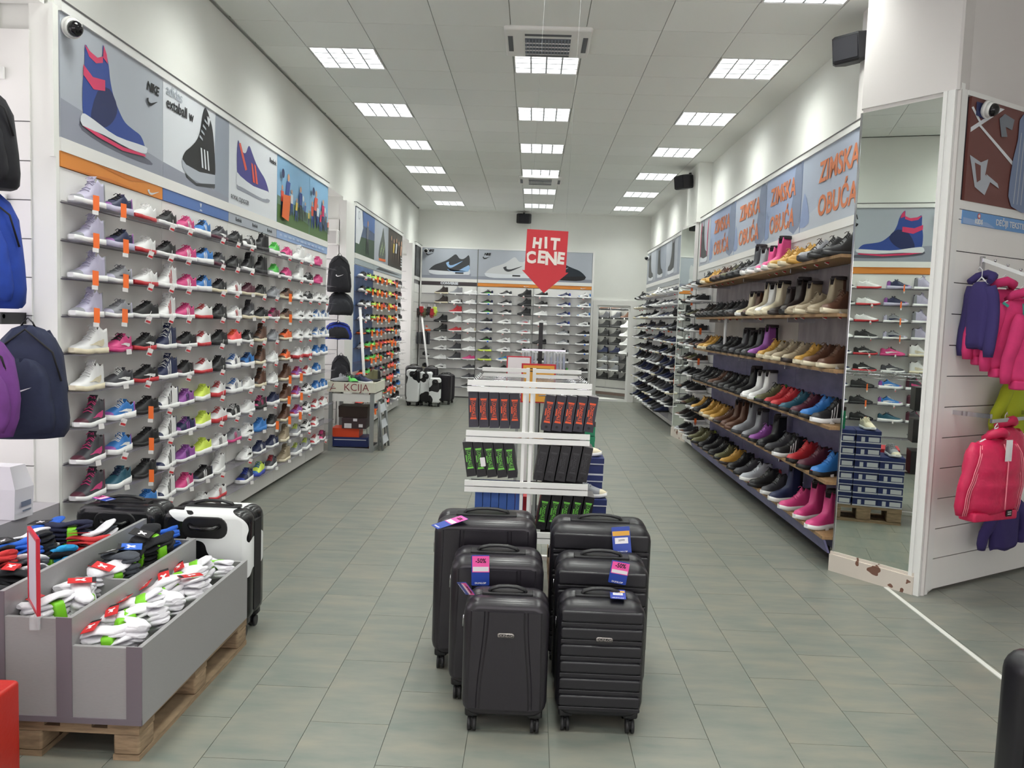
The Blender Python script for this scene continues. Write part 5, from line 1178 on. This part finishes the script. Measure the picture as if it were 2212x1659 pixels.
ob('red_frame', MB().box(-.135, .135, 0, .012, 1.05, 1.358), [mat('sign_red', (190, 34, 54), .3)], YS); ob('sheet', MB().box(-.122, .122, -.004, 0, 1.06, 1.345), [pm((224, 160, 60))], YS)
text('UZ POKLON DOBIJATE', .017, INK, YS, frame((0, -.0045, 1.318), (1,0,0)), ex=.0003) if False else ob('printed_lines', MB().box(-.09, .09, -.0046, -.004, 1.315, 1.322).box(-.1, .1, -.0046, -.004, 1.295, 1.303), [INK], YS)
text('-15 %', .12, pm((150,76,60)), YS, frame((.02, -.005, 1.16), (1,0,0)), ex=.0003, bold=.002); ob('post', MB().box(-.012, .012, .012, .03, 0, 1.1), [STEEL], YS)
WS = thing('white_sign', 'white sign with red frame left of the yellow one', 'sign', (-.10, 6.6, 0))
ob('red_frame', MB().box(-.10, .10, 0, .012, 1.1, 1.40), [mat('sign_red', (190, 34, 54), .3)], WS); ob('sheet', MB().box(-.09, .09, -.004, 0, 1.11, 1.39), [TWH], WS); ob('post', MB().box(-.012, .012, .012, .03, 0, 1.12), [STEEL], WS)
# ---------------------------------------------------------------- red hanging arrow
AR = thing('hanging_arrow_sign', 'red arrow sign reading HIT CENE hanging above the centre rack', 'sign', (.022, 6.0, 0), R(0), rot=(0, R(1.6), 0))
AY = 0; rd = mat('arrow_red', (206, 44, 54), .45)
pts = [(-.152, 2.361), (-.152, 2.06), (-.172, 2.06), (0, 1.90), (.172, 2.06), (.152, 2.06), (.152, 2.361)]
ob('board', MB().prism([(x, .0, z) for x, z in pts], (0, .005, 0)), [rd], AR)
CW = mat('letter_cream', (240, 232, 224), .5)
def blob_word(word, size, cx, cz, seeds, dx):
    for k, ch in enumerate(word):
        a_ = R(seeds[k]); text(ch, size*(1 + .12*((k*7) % 3 - 1)*.5), CW, AR, frame((cx + dx[k], -.0012, cz + .006*((k % 2)*2-1)*.5), (math.cos(a_), 0, math.sin(a_))), ex=.0008, bold=.0055, sx=.92)
blob_word('HIT', .108, 0, 2.262, (-6, 5, -2), (-.072, -.008, .060)); blob_word('CENE', .122, 0, 2.155, (8, -4, 4, -6), (-.112, -.035, .038, .108))
for x in (-.13, .13): ob('nylon_line', MB().cyl((x, .0025, (2.36+4.05)/2), (0,0,1), .0003, 4.05-2.36, n=4), [CLEAR], AR)
# ---------------------------------------------------------------- AKCIJA table
TB_ = thing('promo_table', 'grey framed table with a white AKCIJA tray of shoes on top', 'table', (-2.21, 9.87, 0))
tw, td = .56, .60
for x in (-tw/2, tw/2-.045):
    for y in (0, td-.045): ob('leg', MB().box(x, x+.045, y, y+.045, 0, .735), [STEEL], TB_)
ob('bottom_rail', MB().box(-tw/2+.045, tw/2-.045, 0, .04, 0, .04).box(-tw/2+.045, tw/2-.045, td-.04, td, 0, .04).box(-tw/2, -tw/2+.04, .045, td-.045, 0, .04).box(tw/2-.04, tw/2, .045, td-.045, 0, .04), [STEEL], TB_)
ob('apron', MB().box(-tw/2+.045, tw/2-.045, .004, .02, .625, .72).box(tw/2-.018, tw/2-.002, .045, td-.045, .625, .72).box(-tw/2+.002, -tw/2+.018, .045, td-.045, .625, .72), [WHITE], TB_)
ob('base_panel', MB().box(-tw/2+.04, tw/2-.04, .04, td-.04, .005, .012), [BLACKP], TB_)
ob('tray', MB().box(-.30, .30, -.015, 0, .742, .865).box(-.30, .30, td+.02, td+.035, .742, .865).box(-.30, -.285, 0, td+.02, .742, .865).box(.285, .30, 0, td+.02, .742, .865).box(-.285, .285, 0, td+.02, .80, .815), [mat('tray_white', (224, 222, 206), .45)], TB_)
DR = mat('letter_dark_red', (128, 30, 44), .5)
text('KCIJA', .125, DR, TB_, frame((.065, -.0165, .80), (1,0,0)), ex=.0005, sx=1.0, bold=-.001)
ob('lettering', MB().prism([(-.265,-.0165,.756),(-.225,-.0165,.845),(-.216,-.0165,.845),(-.255,-.0165,.756)], (0,-.0008,0)).prism([(-.243,-.0165,.79),(-.19,-.0165,.79),(-.19,-.0165,.782),(-.246,-.0165,.782)], (0,-.0008,0)), [DR], TB_)
for c_, nm, x, y, rz, lab in (('Fggkg-w-', 'football_shoe', -2.37, 10.02, 200, 'tipped on its side at the left of the AKCIJA tray'), ('FGGkk-k-', 'football_shoe', -2.23, 10.0, -60, 'in the middle of the AKCIJA tray'), ('Lnnwk-w-', 'low_top_sneaker', -2.10, 10.05, -30, 'at the right of the AKCIJA tray'), ('Rkgwk---', 'running_shoe', -2.30, 10.22, 10, 'at the rear of the AKCIJA tray'), ('AOkkk---', 'ankle_boot', -2.08, 10.3, 190, 'standing at the rear right of the AKCIJA tray')):
    shoe(c_, nm, 'shoe', 'shoe', lab, 'loose shoes in the promo tray', (x, y, .816 + .03), R(rz))
for (x, y, z, w_, d_, h_, m_, lab) in ((-2.24, 10.13, .045, .44, .33, .12, SBX, 'dark blue box at the bottom inside the promo table'), (-2.30, 10.10, .167, .34, .28, .11, mat('box_orange', (224, 74, 34), .45), 'orange shoe box under the promo table'),
        (-2.19, 10.08, .279, .30, .28, .13, mat('box_plum', (66, 50, 54), .5), 'dark plum shoe box with white labels under the promo table'), (-2.22, 10.16, .411, .36, .30, .14, mat('box_dark_brown', (62, 46, 38), .5), 'open dark brown box on top of the pile under the promo table')):
    T = thing('shoe_box', lab, 'box', (x, y, z), R(2)); ob('box_body', MB().box(-w_/2, w_/2, -d_/2, d_/2, 0, h_*.7), [m_], T); ob('box_lid', MB().box(-w_/2-.003, w_/2+.003, -d_/2-.003, d_/2+.003, h_*.7, h_), [m_], T)
    if 'plum' in lab: ob('label', MB().box(-.01, .04, -d_/2-.005, -d_/2-.003, h_*.72, h_*.98).box(.06, .11, -d_/2-.002, -d_/2, h_*.15, h_*.45).box(-.12, -.03, -d_/2-.002, -d_/2, h_*.05, h_*.5), [TWH], T)
    if 'blue' in lab: ob('white_edge', MB().box(-w_/2+.02, w_/2-.02, -d_/2-.005, -d_/2-.003, h_*.7, h_*.78), [SBW], T)
# stepladder
LDR = thing('stepladder', 'small grey folding stepladder leaning beside the promo table', 'ladder', (-1.855, 10.03, 0))
for y, s_ in ((0, 1), (.42, 1)):
    ob('rail', MB().tube([(.02, y, 0.0), (-.035, y, .62)], .014, 0, 6), [STEEL], LDR); ob('rail', MB().tube([(-.025, y, 0.0), (-.045, y, .62)], .011, 0, 6), [STEEL], LDR)
for k in range(3):
    t = (k + .6) / 3; ob('step', MB().obox((.012-.055*t, .21, .60*t), (.3,0,-1), (0,1,0), (1,0,.3), .05, .20, .008), [mat('step_light', (190, 194, 200), .35)], LDR)
# white poles
for (a_, b_, lab) in (((-2.31, 10.75, 1.79), (-2.17, 10.75, .02), 'white pole leaning behind the promo table'), ((-2.24, 16.3, 1.70), (-1.99, 16.25, .02), 'white pole leaning in the far left corner behind the suitcases')):
    T = thing('white_pole', lab, 'pole', (0, 0, 0)); ob('shaft', MB().tube([a_, b_], .019, 0, 6), [FRAME_W], T); ob('end_cap', MB().cyl(a_, Vector(a_) - Vector(b_), .021, .02), [WHITE], T)
# ---------------------------------------------------------------- dome cameras and speakers
def dome(label, loc, out, r=.055):
    T = thing('dome_camera', label, 'camera', loc); o = Vector(out)
    ob('camera_base', MB().cyl(o*.012, o, r, .024, n=20).tube([o*.024, o*.05], [r*.92, r*.7], 0, 18), [FRAME_W], T)
    rg = []
    ob('camera_eye', MB().tube([o*(.045 + .035*math.sin(a_)) for a_ in [0,.4,.8,1.2,1.5]], [r*.72*math.cos(a_) + .002 for a_ in [0,.4,.8,1.2,1.5]], 0, 16), [mat('camera_black', (16,16,20), .08)], T)
    return T
dome('dome camera at the near top corner of the left wall', (-2.47, 4.28, 3.135), (.8, -.5, -.3)); dome('dome camera above the clothes wall at right', W0 + WT*.263 + WN*.02 + Vector((0,0,3.13)), WN - Vector((0,0,.3)))
dome('small dark camera at the left top of the back wall', (-2.33, 17.36, 3.13), (0, -1, 0), .05); dome('small dark camera on the far right wall corner', (2.36, 17.1, 3.1), (-.6, -.8, 0), .05)
def speaker(label, loc, rz, s=1, tilt=0):
    T = thing('loudspeaker', label, 'speaker', loc, 0, rot=(tilt, 0, rz)); T.scale = (s, s, s)
    m = MB(); pts = [(-.11, -.09), (.11, -.09), (.16, .0), (.12, .10), (-.12, .10), (-.16, 0)]
    m.loft([[(x*k_, y*k_, z) for x, y in pts] for z, k_ in ((-.105, .86), (-.09, 1), (.09, 1), (.105, .86))], 0, True, True, False)
    ob('cabinet', m, [mat('speaker_black', (26, 26, 32), .5)], T); ob('grille', MB().rbox(-.10, .10, -.098, -.088, -.08, .08, .01), [mat('speaker_grille', (40, 40, 46), .8)], T)
    ob('bracket', MB().box(-.02, .02, .09, .16, -.02, .02).box(-.02, .02, .14, .16, .0, .14), [BLACKP], T)
speaker('black loudspeaker under the ceiling at the back wall', (-.265, 17.55, 3.90), R(2), 1.0, R(6))
speaker('black loudspeaker on the far right pillar', (2.16, 12.2, 3.83), R(-60), .95, R(8))
speaker('large black loudspeaker beside the near right pillar', (2.29, 6.2, 3.78), R(-50), .95, R(10))
T = thing('wall_box', 'white box high on the slatwall in the middle left niche', 'box', (-2.67, 10.60, 2.70)); ob('casing', MB().rbox(-.09, .09, -.05, .05, -.10, .10, .01), [WHITE], T); ob('face_panel', MB().box(-.07, .07, -.053, -.05, -.08, .08), [mat('box_face', (200,198,196), .5)], T)
T = thing('cardboard_box', 'white curved carton standing on the grey sill at left', 'box', (-2.56, 3.86, .631)); ob('carton_body', MB().loft([[(-.08, -.06, 0), (.07, -.06, 0), (.085, .06, 0), (-.08, .06, 0)], [(-.085, -.065, .15), (.078, -.065, .15), (.09, .065, .15), (-.085, .065, .15)], [(-.08, -.05, .26), (.045, -.05, .26), (.055, .05, .26), (-.08, .05, .26)]], 0, True, True, False), [mat('carton_white', (232, 230, 236), .5)], T)
ob('printed_mark', MB().box(.086, .088, -.03, .045, .06, .085).box(.086, .088, -.02, .045, .035, .042), [pm((120,128,150))], T)
# ---------------------------------------------------------------- bags
def backpack(name, label, loc, rz, w, h, d, m_, m2=None, noun='backpack', fold=.0, group='backpacks hanging on the left', patch=None, strap=True):
    T = thing(name, label, 'bag', loc, rz, group)
    prof = [(0, .80, .80), (.03, .97, .95), (.15, 1.0, 1.0), (.35, 1.0, .98), (.55, .96, .90), (.75, .84, .74), (.88, .66, .55), (.96, .42, .34), (1.0, .12, .14)]
    def body(sw, sd, z0, hh, yo, nm, mm):
        rings = []
        for t, a_, b_ in prof:
            ring = []
            for k in range(20):
                u = 2*math.pi*k/20; c, s_ = math.cos(u), math.sin(u)
                x = sw/2*a_*(abs(c)**.6)*(1 if c > 0 else -1); y = yo + sd/2*b_*(abs(s_)**.7)*(1 if s_ > 0 else -1)
                z = z0 + hh*t + .012*math.sin(5*u + 7*t) * (1 if t > 0 else 0)
                x += .006*math.sin(9*t + k); ring.append((x + fold*math.sin(3*t), y, z))
            rings.append(ring)
        ob(nm, MB().loft(rings, 0, True, True, True), [mm], T)
    body(w, d, -h, h*.96, 0, 'bag_body', m_); body(w*.78, d*.5, -h*.94, h*.62, -d*.42, 'front_pocket', m2 or m_)
    ob('grab_loop', MB().tube([(-.035, 0, -h*.07), (-.02, 0, .0), (0, 0, .02), (.02, 0, .0), (.035, 0, -h*.07)], .008, 0, 6, flat=.4), [BLACKP], T)
    ob('zipper', MB().tube([(-w*.46, -d*.30, -h*.5), (-w*.36, -d*.34, -h*.25), (0, -d*.22, -h*.06), (w*.36, -d*.34, -h*.25), (w*.46, -d*.30, -h*.5)], .005, 0, 6), [ZIP], T)
    if strap:
        for s_ in (-1, 1): ob('shoulder_strap', MB().tube([(s_*.05, d*.48, -h*.08), (s_*w*.28, d*.62, -h*.25), (s_*w*.36, d*.66, -h*.6), (s_*w*.3, d*.5, -h*.9)], .018, 0, 6, flat=.3, upd=(0,1,0)), [m2 or m_], T)
    if patch: ob('printed_mark', MB().poly([(x*.10 - .05, -d*.70, -h*.60 + y*.05) for x, y in SWOOSH_S]), [TWH], T)
    return T
FB = lambda n_, c_: mat('fabric_' + n_, c_, .85, noise=.15, nscale=12, bump=.5)
backpack('backpack', 'black backpack at the top left edge', (-2.60, 3.75, 2.70), R(25), .32, .48, .20, FB('black', (32, 32, 38)), strap=False)
backpack('backpack', 'bright blue backpack at the left edge below the black one', (-2.60, 3.75, 2.24), R(25), .36, .58, .22, FB('blue', (34, 66, 160)), strap=False)
backpack('backpack', 'dark navy backpack hanging beside the purple bag', (-2.36, 3.72, 1.60), R(18), .33, .54, .22, FB('navy', (34, 40, 66)), patch=True)
backpack('drawstring_bag', 'purple bag at the left edge in front of the navy backpack', (-2.40, 3.40, 1.57), R(30), .30, .47, .16, FB('purple', (112, 58, 132)), strap=False, fold=.03)
T = thing('hanging_rail', 'chrome bar on the left slatwall carrying the backpacks', 'rail', (0, 0, 0)); ob('bar', MB().tube([(-3.1, 4.0, 1.62), (-2.66, 4.0, 1.62)], .012, 0, 8), [CHROME], T); ob('bracket', MB().box(-2.70, -2.66, 3.98, 4.18, 1.58, 1.64), [BLACKP], T)
for z, lab in ((2.86, 'upper'), (2.22, 'lower')):
    T = thing('wall_hook', f'{lab} white hook on the left slatwall by the window', 'hook', (-2.79, 4.16, z)); ob('hook_wire', MB().tube([(0,0,0), (0,-.3,0), (0,-.34,.03)], .006, 0, 6), [FRAME_W], T); ob('hook_plate', MB().box(-.04, .04, -.004, .01, -.03, .03), [FRAME_W], T)
backpack('backpack', 'black backpack with white emblem in the middle left niche', (-2.50, 10.35, 2.46), R(15), .30, .48, .2, FB('black', (32, 32, 38)), patch=True)
backpack('sports_bag', 'dark crumpled sports bag below the black backpack in the niche', (-2.50, 10.35, 1.99), R(15), .33, .30, .2, FB('coal', (40, 42, 48)), strap=False, fold=.03)
backpack('sports_bag', 'royal blue sports bag with black straps in the niche', (-2.50, 10.35, 1.60), R(15), .34, .22, .2, FB('royal', (38, 60, 160)), FB('black', (32, 32, 38)))
backpack('backpack', 'black bag low in the niche behind the promo table', (-2.47, 10.4, 1.18), R(10), .26, .42, .18, FB('black', (32, 32, 38)))
# far left corner goods
random.seed(4)
for k in range(6):
    T = thing('glove_pair', f'hanging sports gloves in the far left corner, {ORD[k]} from the left', 'gloves', (-2.44 + .07*k + random.uniform(-.02,.02), 17.15, 1.93 + .04*(k % 2)), R(random.uniform(-20,20)), 'gloves hanging in the far left corner')
    gm = [SM['K'], SM['r'], SM['O'], SM['K'], SM['r'], SM['y']][k]
    g_ = MB().rbox(-.045, .045, -.02, .02, -.17, -.03, .02)
    for f in range(4): g_.tube([(-.034+.022*f, 0, -.16), (-.036+.023*f, 0, -.22 - .01*(f in (1,2)))], [.011,.008], 0, 6)
    g_.tube([(.04, 0, -.10), (.066, 0, -.15)], [.012,.009], 0, 6); ob('glove', g_, [gm], T); ob('hook_tab', MB().box(-.012, .012, -.004, .004, -.04, .02), [TWH], T)
for k in range(5):
    T = thing('hanging_pouch', f'dark hanging pouch in the far left corner, {ORD[k]} from the left', 'bag', (-2.43 + .055*k, 17.1, 1.40), R(10*k), 'dark pouches in the far left corner'); ob('pouch_body', MB().rbox(-.02, .02, -.05, .05, -.26, 0, .015), [SM['d']], T); ob('hook_tab', MB().box(-.004, .004, -.01, .01, 0, .03), [CHROME], T)
for k, (c_, z) in enumerate((('Akkwk---', 1.72), ('RwgookW-', 1.42), ('RnowkkW-', 1.30), ('RgwwoW--', 1.17), ('LkKwk---', .87), ('LkKck---', .62))):
    c_ = c_[:5].replace('W', 'w') + '---'
    shoe(c_, 'trainer', 'trainer', 'trainer', f'on the far left corner pegs, {ORD[k]} from the top', 'trainers in the far left corner', (-2.27, 17.28, z), R(-60), 1, 1.0, 1)
    
# ---------------------------------------------------------------- clothes on the right
P8 = lambda s_, o_, z_: W0 + WT*s_ + WN*o_ + Vector((0, 0, z_))
def rail_thing(label, a_, b_, knobs=0, box=True):
    T = thing('hanging_rail', label, 'rail', (0, 0, 0)); a_, b_ = Vector(a_), Vector(b_)
    ob('rail_bar', MB().obox((a_+b_)/2, b_-a_, Vector((0,0,1)), (b_-a_).cross(Vector((0,0,1))), (b_-a_).length/2, .012, .008), [CHROME], T)
    for k in range(knobs): p_ = a_ + (b_-a_)*((k+1)/(knobs+.5)); ob('knob', MB().tube([p_ + Vector((0,0,.012)), p_ + Vector((0,0,.028))], [.006,.009], 0, 8), [CHROME], T)
    return T
T = rail_thing('sloping chrome waterfall rail with knobs holding pink tops', P8(.38, .01, 2.19), P8(.53, .46, 1.99), 6); ob('wall_bracket', MB().obox(P8(.38, .012, 2.16), WT, (0,0,1), WN, .018, .05, .006), [CHROME], T)
T = rail_thing('chrome rail with brackets above the red jackets', P8(.20, .24, 1.16), P8(1.6, .26, 1.19)); 
for s_ in (.20, .75): ob('wall_bracket', MB().obox(P8(s_, .12, 1.19), WT, (0,0,1), WN, .012, .014, .12), [CHROME], T)
def garment(name, label, cat, org, dr, up_h, w, m_, sleeve=.42, puff=0, hem=None, group=None, stripes=None, thick=.05, zipm=None, sleeve_out=.10):
    """origin: top of shoulders centre; dr: direction from left shoulder to right shoulder (unit); the front faces dr x up reversed"""
    Fg = frame(org, dr); T = thing(name, label, cat, (0,0,0), 0, group); T.matrix_world = Fg
    m = MB(); rings = []; n = 24
    N_ = 14
    for i in range(N_ + 1):
        t = i/N_; z = -up_h*t
        ww = w/2*(.42 + .58*min(1, t*6)**.5) * (1 + .05*math.sin(t*3)) ; th = thick*(.55 + .45*min(1, t*5)) * (1 + puff*(.5*abs(math.sin(t*math.pi*4.0)) + .6*math.sin(math.pi*min(1, t*1.05))))
        if t > .93: ww *= .94; th *= .8
        ring = []
        for k in range(n):
            u = 2*math.pi*k/n; c, s_ = math.cos(u), math.sin(u)
            fold = .007*math.sin(6*u + 3*t)*(t)
            ring.append((ww*(abs(c)**.8)*(1 if c > 0 else -1), z + .01*math.sin(u*3)*t, (th + fold)*(abs(s_)**.8)*(1 if s_ > 0 else -1)))
        rings.append(ring)
    m.loft(rings, 0, True, True, True)
    for s_ in (-1, 1):
        pts = []; rr = []
        for i in range(9):
            t = i/8; pts.append((s_*(w*.36 + (w*.12 + sleeve_out)*min(1, t*1.6)**.8), -.03 - sleeve*t, .012*math.sin(t*5))); rr.append((.052 - .016*t) * (1 + puff*.35*abs(math.sin(t*9))) * (1 if 0 < i < 8 else .8))
        m.tube(pts, rr, 0, 12, True, .75, (0,0,1))
        if stripes:
            for q in range(3):
                sp = [(p_[0] + s_*(.0) - .016 + .016*q, p_[1], r_*.78 + p_[2] + .003) for p_, r_ in zip(pts, rr)]
                ob('sleeve_stripe', MB().tube(sp, .0035, 0, 4), [stripes], T)
    # collar / hood
    m.tube([(-.07, .0, -.02), (-.055, .035, .03), (0, .05, .05), (.055, .035, .03), (.07, 0, -.02)], [.02,.028,.03,.028,.02], 0, 8)
    ob('garment_body', m, [m_], T)
    if hem: ob('hem_band', MB().rbox(-w*.47, w*.47, -up_h-.045, -up_h+.012, -thick*.9, thick*.9, .02), [hem], T)
    if zipm: ob('zipper', MB().tube([(0, -.02 - up_h*t, thick*(1+puff)*(.62 + .38*min(1, t*5)) * (1 + .0) + .006) for t in [i/8 for i in range(8)]], .004, 0, 5), [zipm], T)
    ob('hanger', MB().tube([(-w*.3, -.015, 0), (0, .03, 0), (w*.3, -.015, 0)], .006, 0, 6).tube([(0, .03, 0), (0, .075, 0), (.02, .095, 0), (.03, .075, 0)], .003, 0, 5), [mat('hanger_white', (225,225,228), .4)], T)
    return T
PK = mat('fleece_pink', (206, 54, 112), .9, noise=.08, nscale=15, bump=.3); PKR = mat('padded_raspberry', (206, 34, 84), .5, noise=.08, nscale=18, bump=.5); NV = mat('fleece_navy_violet', (58, 48, 104), .9, bump=.3)
PKL = mat('stripe_light_pink', (244, 140, 158), .6); LIME = mat('fabric_lime', (176, 190, 40), .8, bump=.3); TEALM = mat('teal_trim', (60, 150, 140), .7)
dirp = (WT*.85 + WN*.45).normalized()
garment('hooded_top', 'navy violet top at the wall end of the sloping rail', 'jacket', P8(.17, .13, 2.03), (WT*.15 + WN*-1).normalized(), .42, .15, NV, .44, group='children tops on the sloping rail', sleeve_out=.02)
for k, (s_, o_, z_) in enumerate(((.33, .17, 1.99), (.34, .28, 1.92), (.38, .39, 1.85))):
    T = garment('hooded_top', f'pink zipped top, {["nearest the wall", "in the middle", "outermost"][k]} on the sloping rail', 'jacket', P8(s_, o_, z_), dirp, .44, .32, PK, .42, hem=PK, group='children tops on the sloping rail', thick=.045, zipm=TEALM if k else None, sleeve_out=.03)
    ob('shoulder_tab', MB().obox((-.12, -.03, .048), (1,-.6,0), (.6,1,0), (0,0,1), .022, .008, .002), [TEALM], T)
garment('hooded_top', 'lime green top on the lower rail behind the red jackets', 'jacket', P8(.78, .10, 1.40), WT, .35, .34, LIME, .3, group=None, thick=.05)
T = garment('padded_jacket', 'raspberry padded jacket with light pink sleeve stripes facing the aisle', 'jacket', P8(.08, .33, 1.065), (WT*.97 + WN*.12).normalized(), .45, .42, PKR, .43, puff=.5, hem=PKR, stripes=PKL, thick=.065, zipm=PKL, sleeve_out=.035)
ob('paper_label', MB().rbox(-.03, .025, -.12, .01, .10, .102, .003), [TWH], T); ob('brand_patch', MB().box(.07, .12, -.47, -.43, .066, .07), [INK], T)
ob('patch_stripe', MB().box(.08, .11, -.445, -.44, .07, .0715).box(.08, .11, -.458, -.453, .07, .0715), [TWH], T)
garment('padded_jacket', 'second raspberry padded jacket behind the first, at the right edge', 'jacket', P8(.44, .20, 1.11), WT, .44, .36, PKR, .42, puff=.5, hem=PKR, stripes=PKL, thick=.06, sleeve_out=.03)
T = garment('trousers', 'navy violet garment low at the right edge under the jackets', 'clothes', P8(.70, .12, .60), WT, .34, .30, NV, .3, thick=.04)
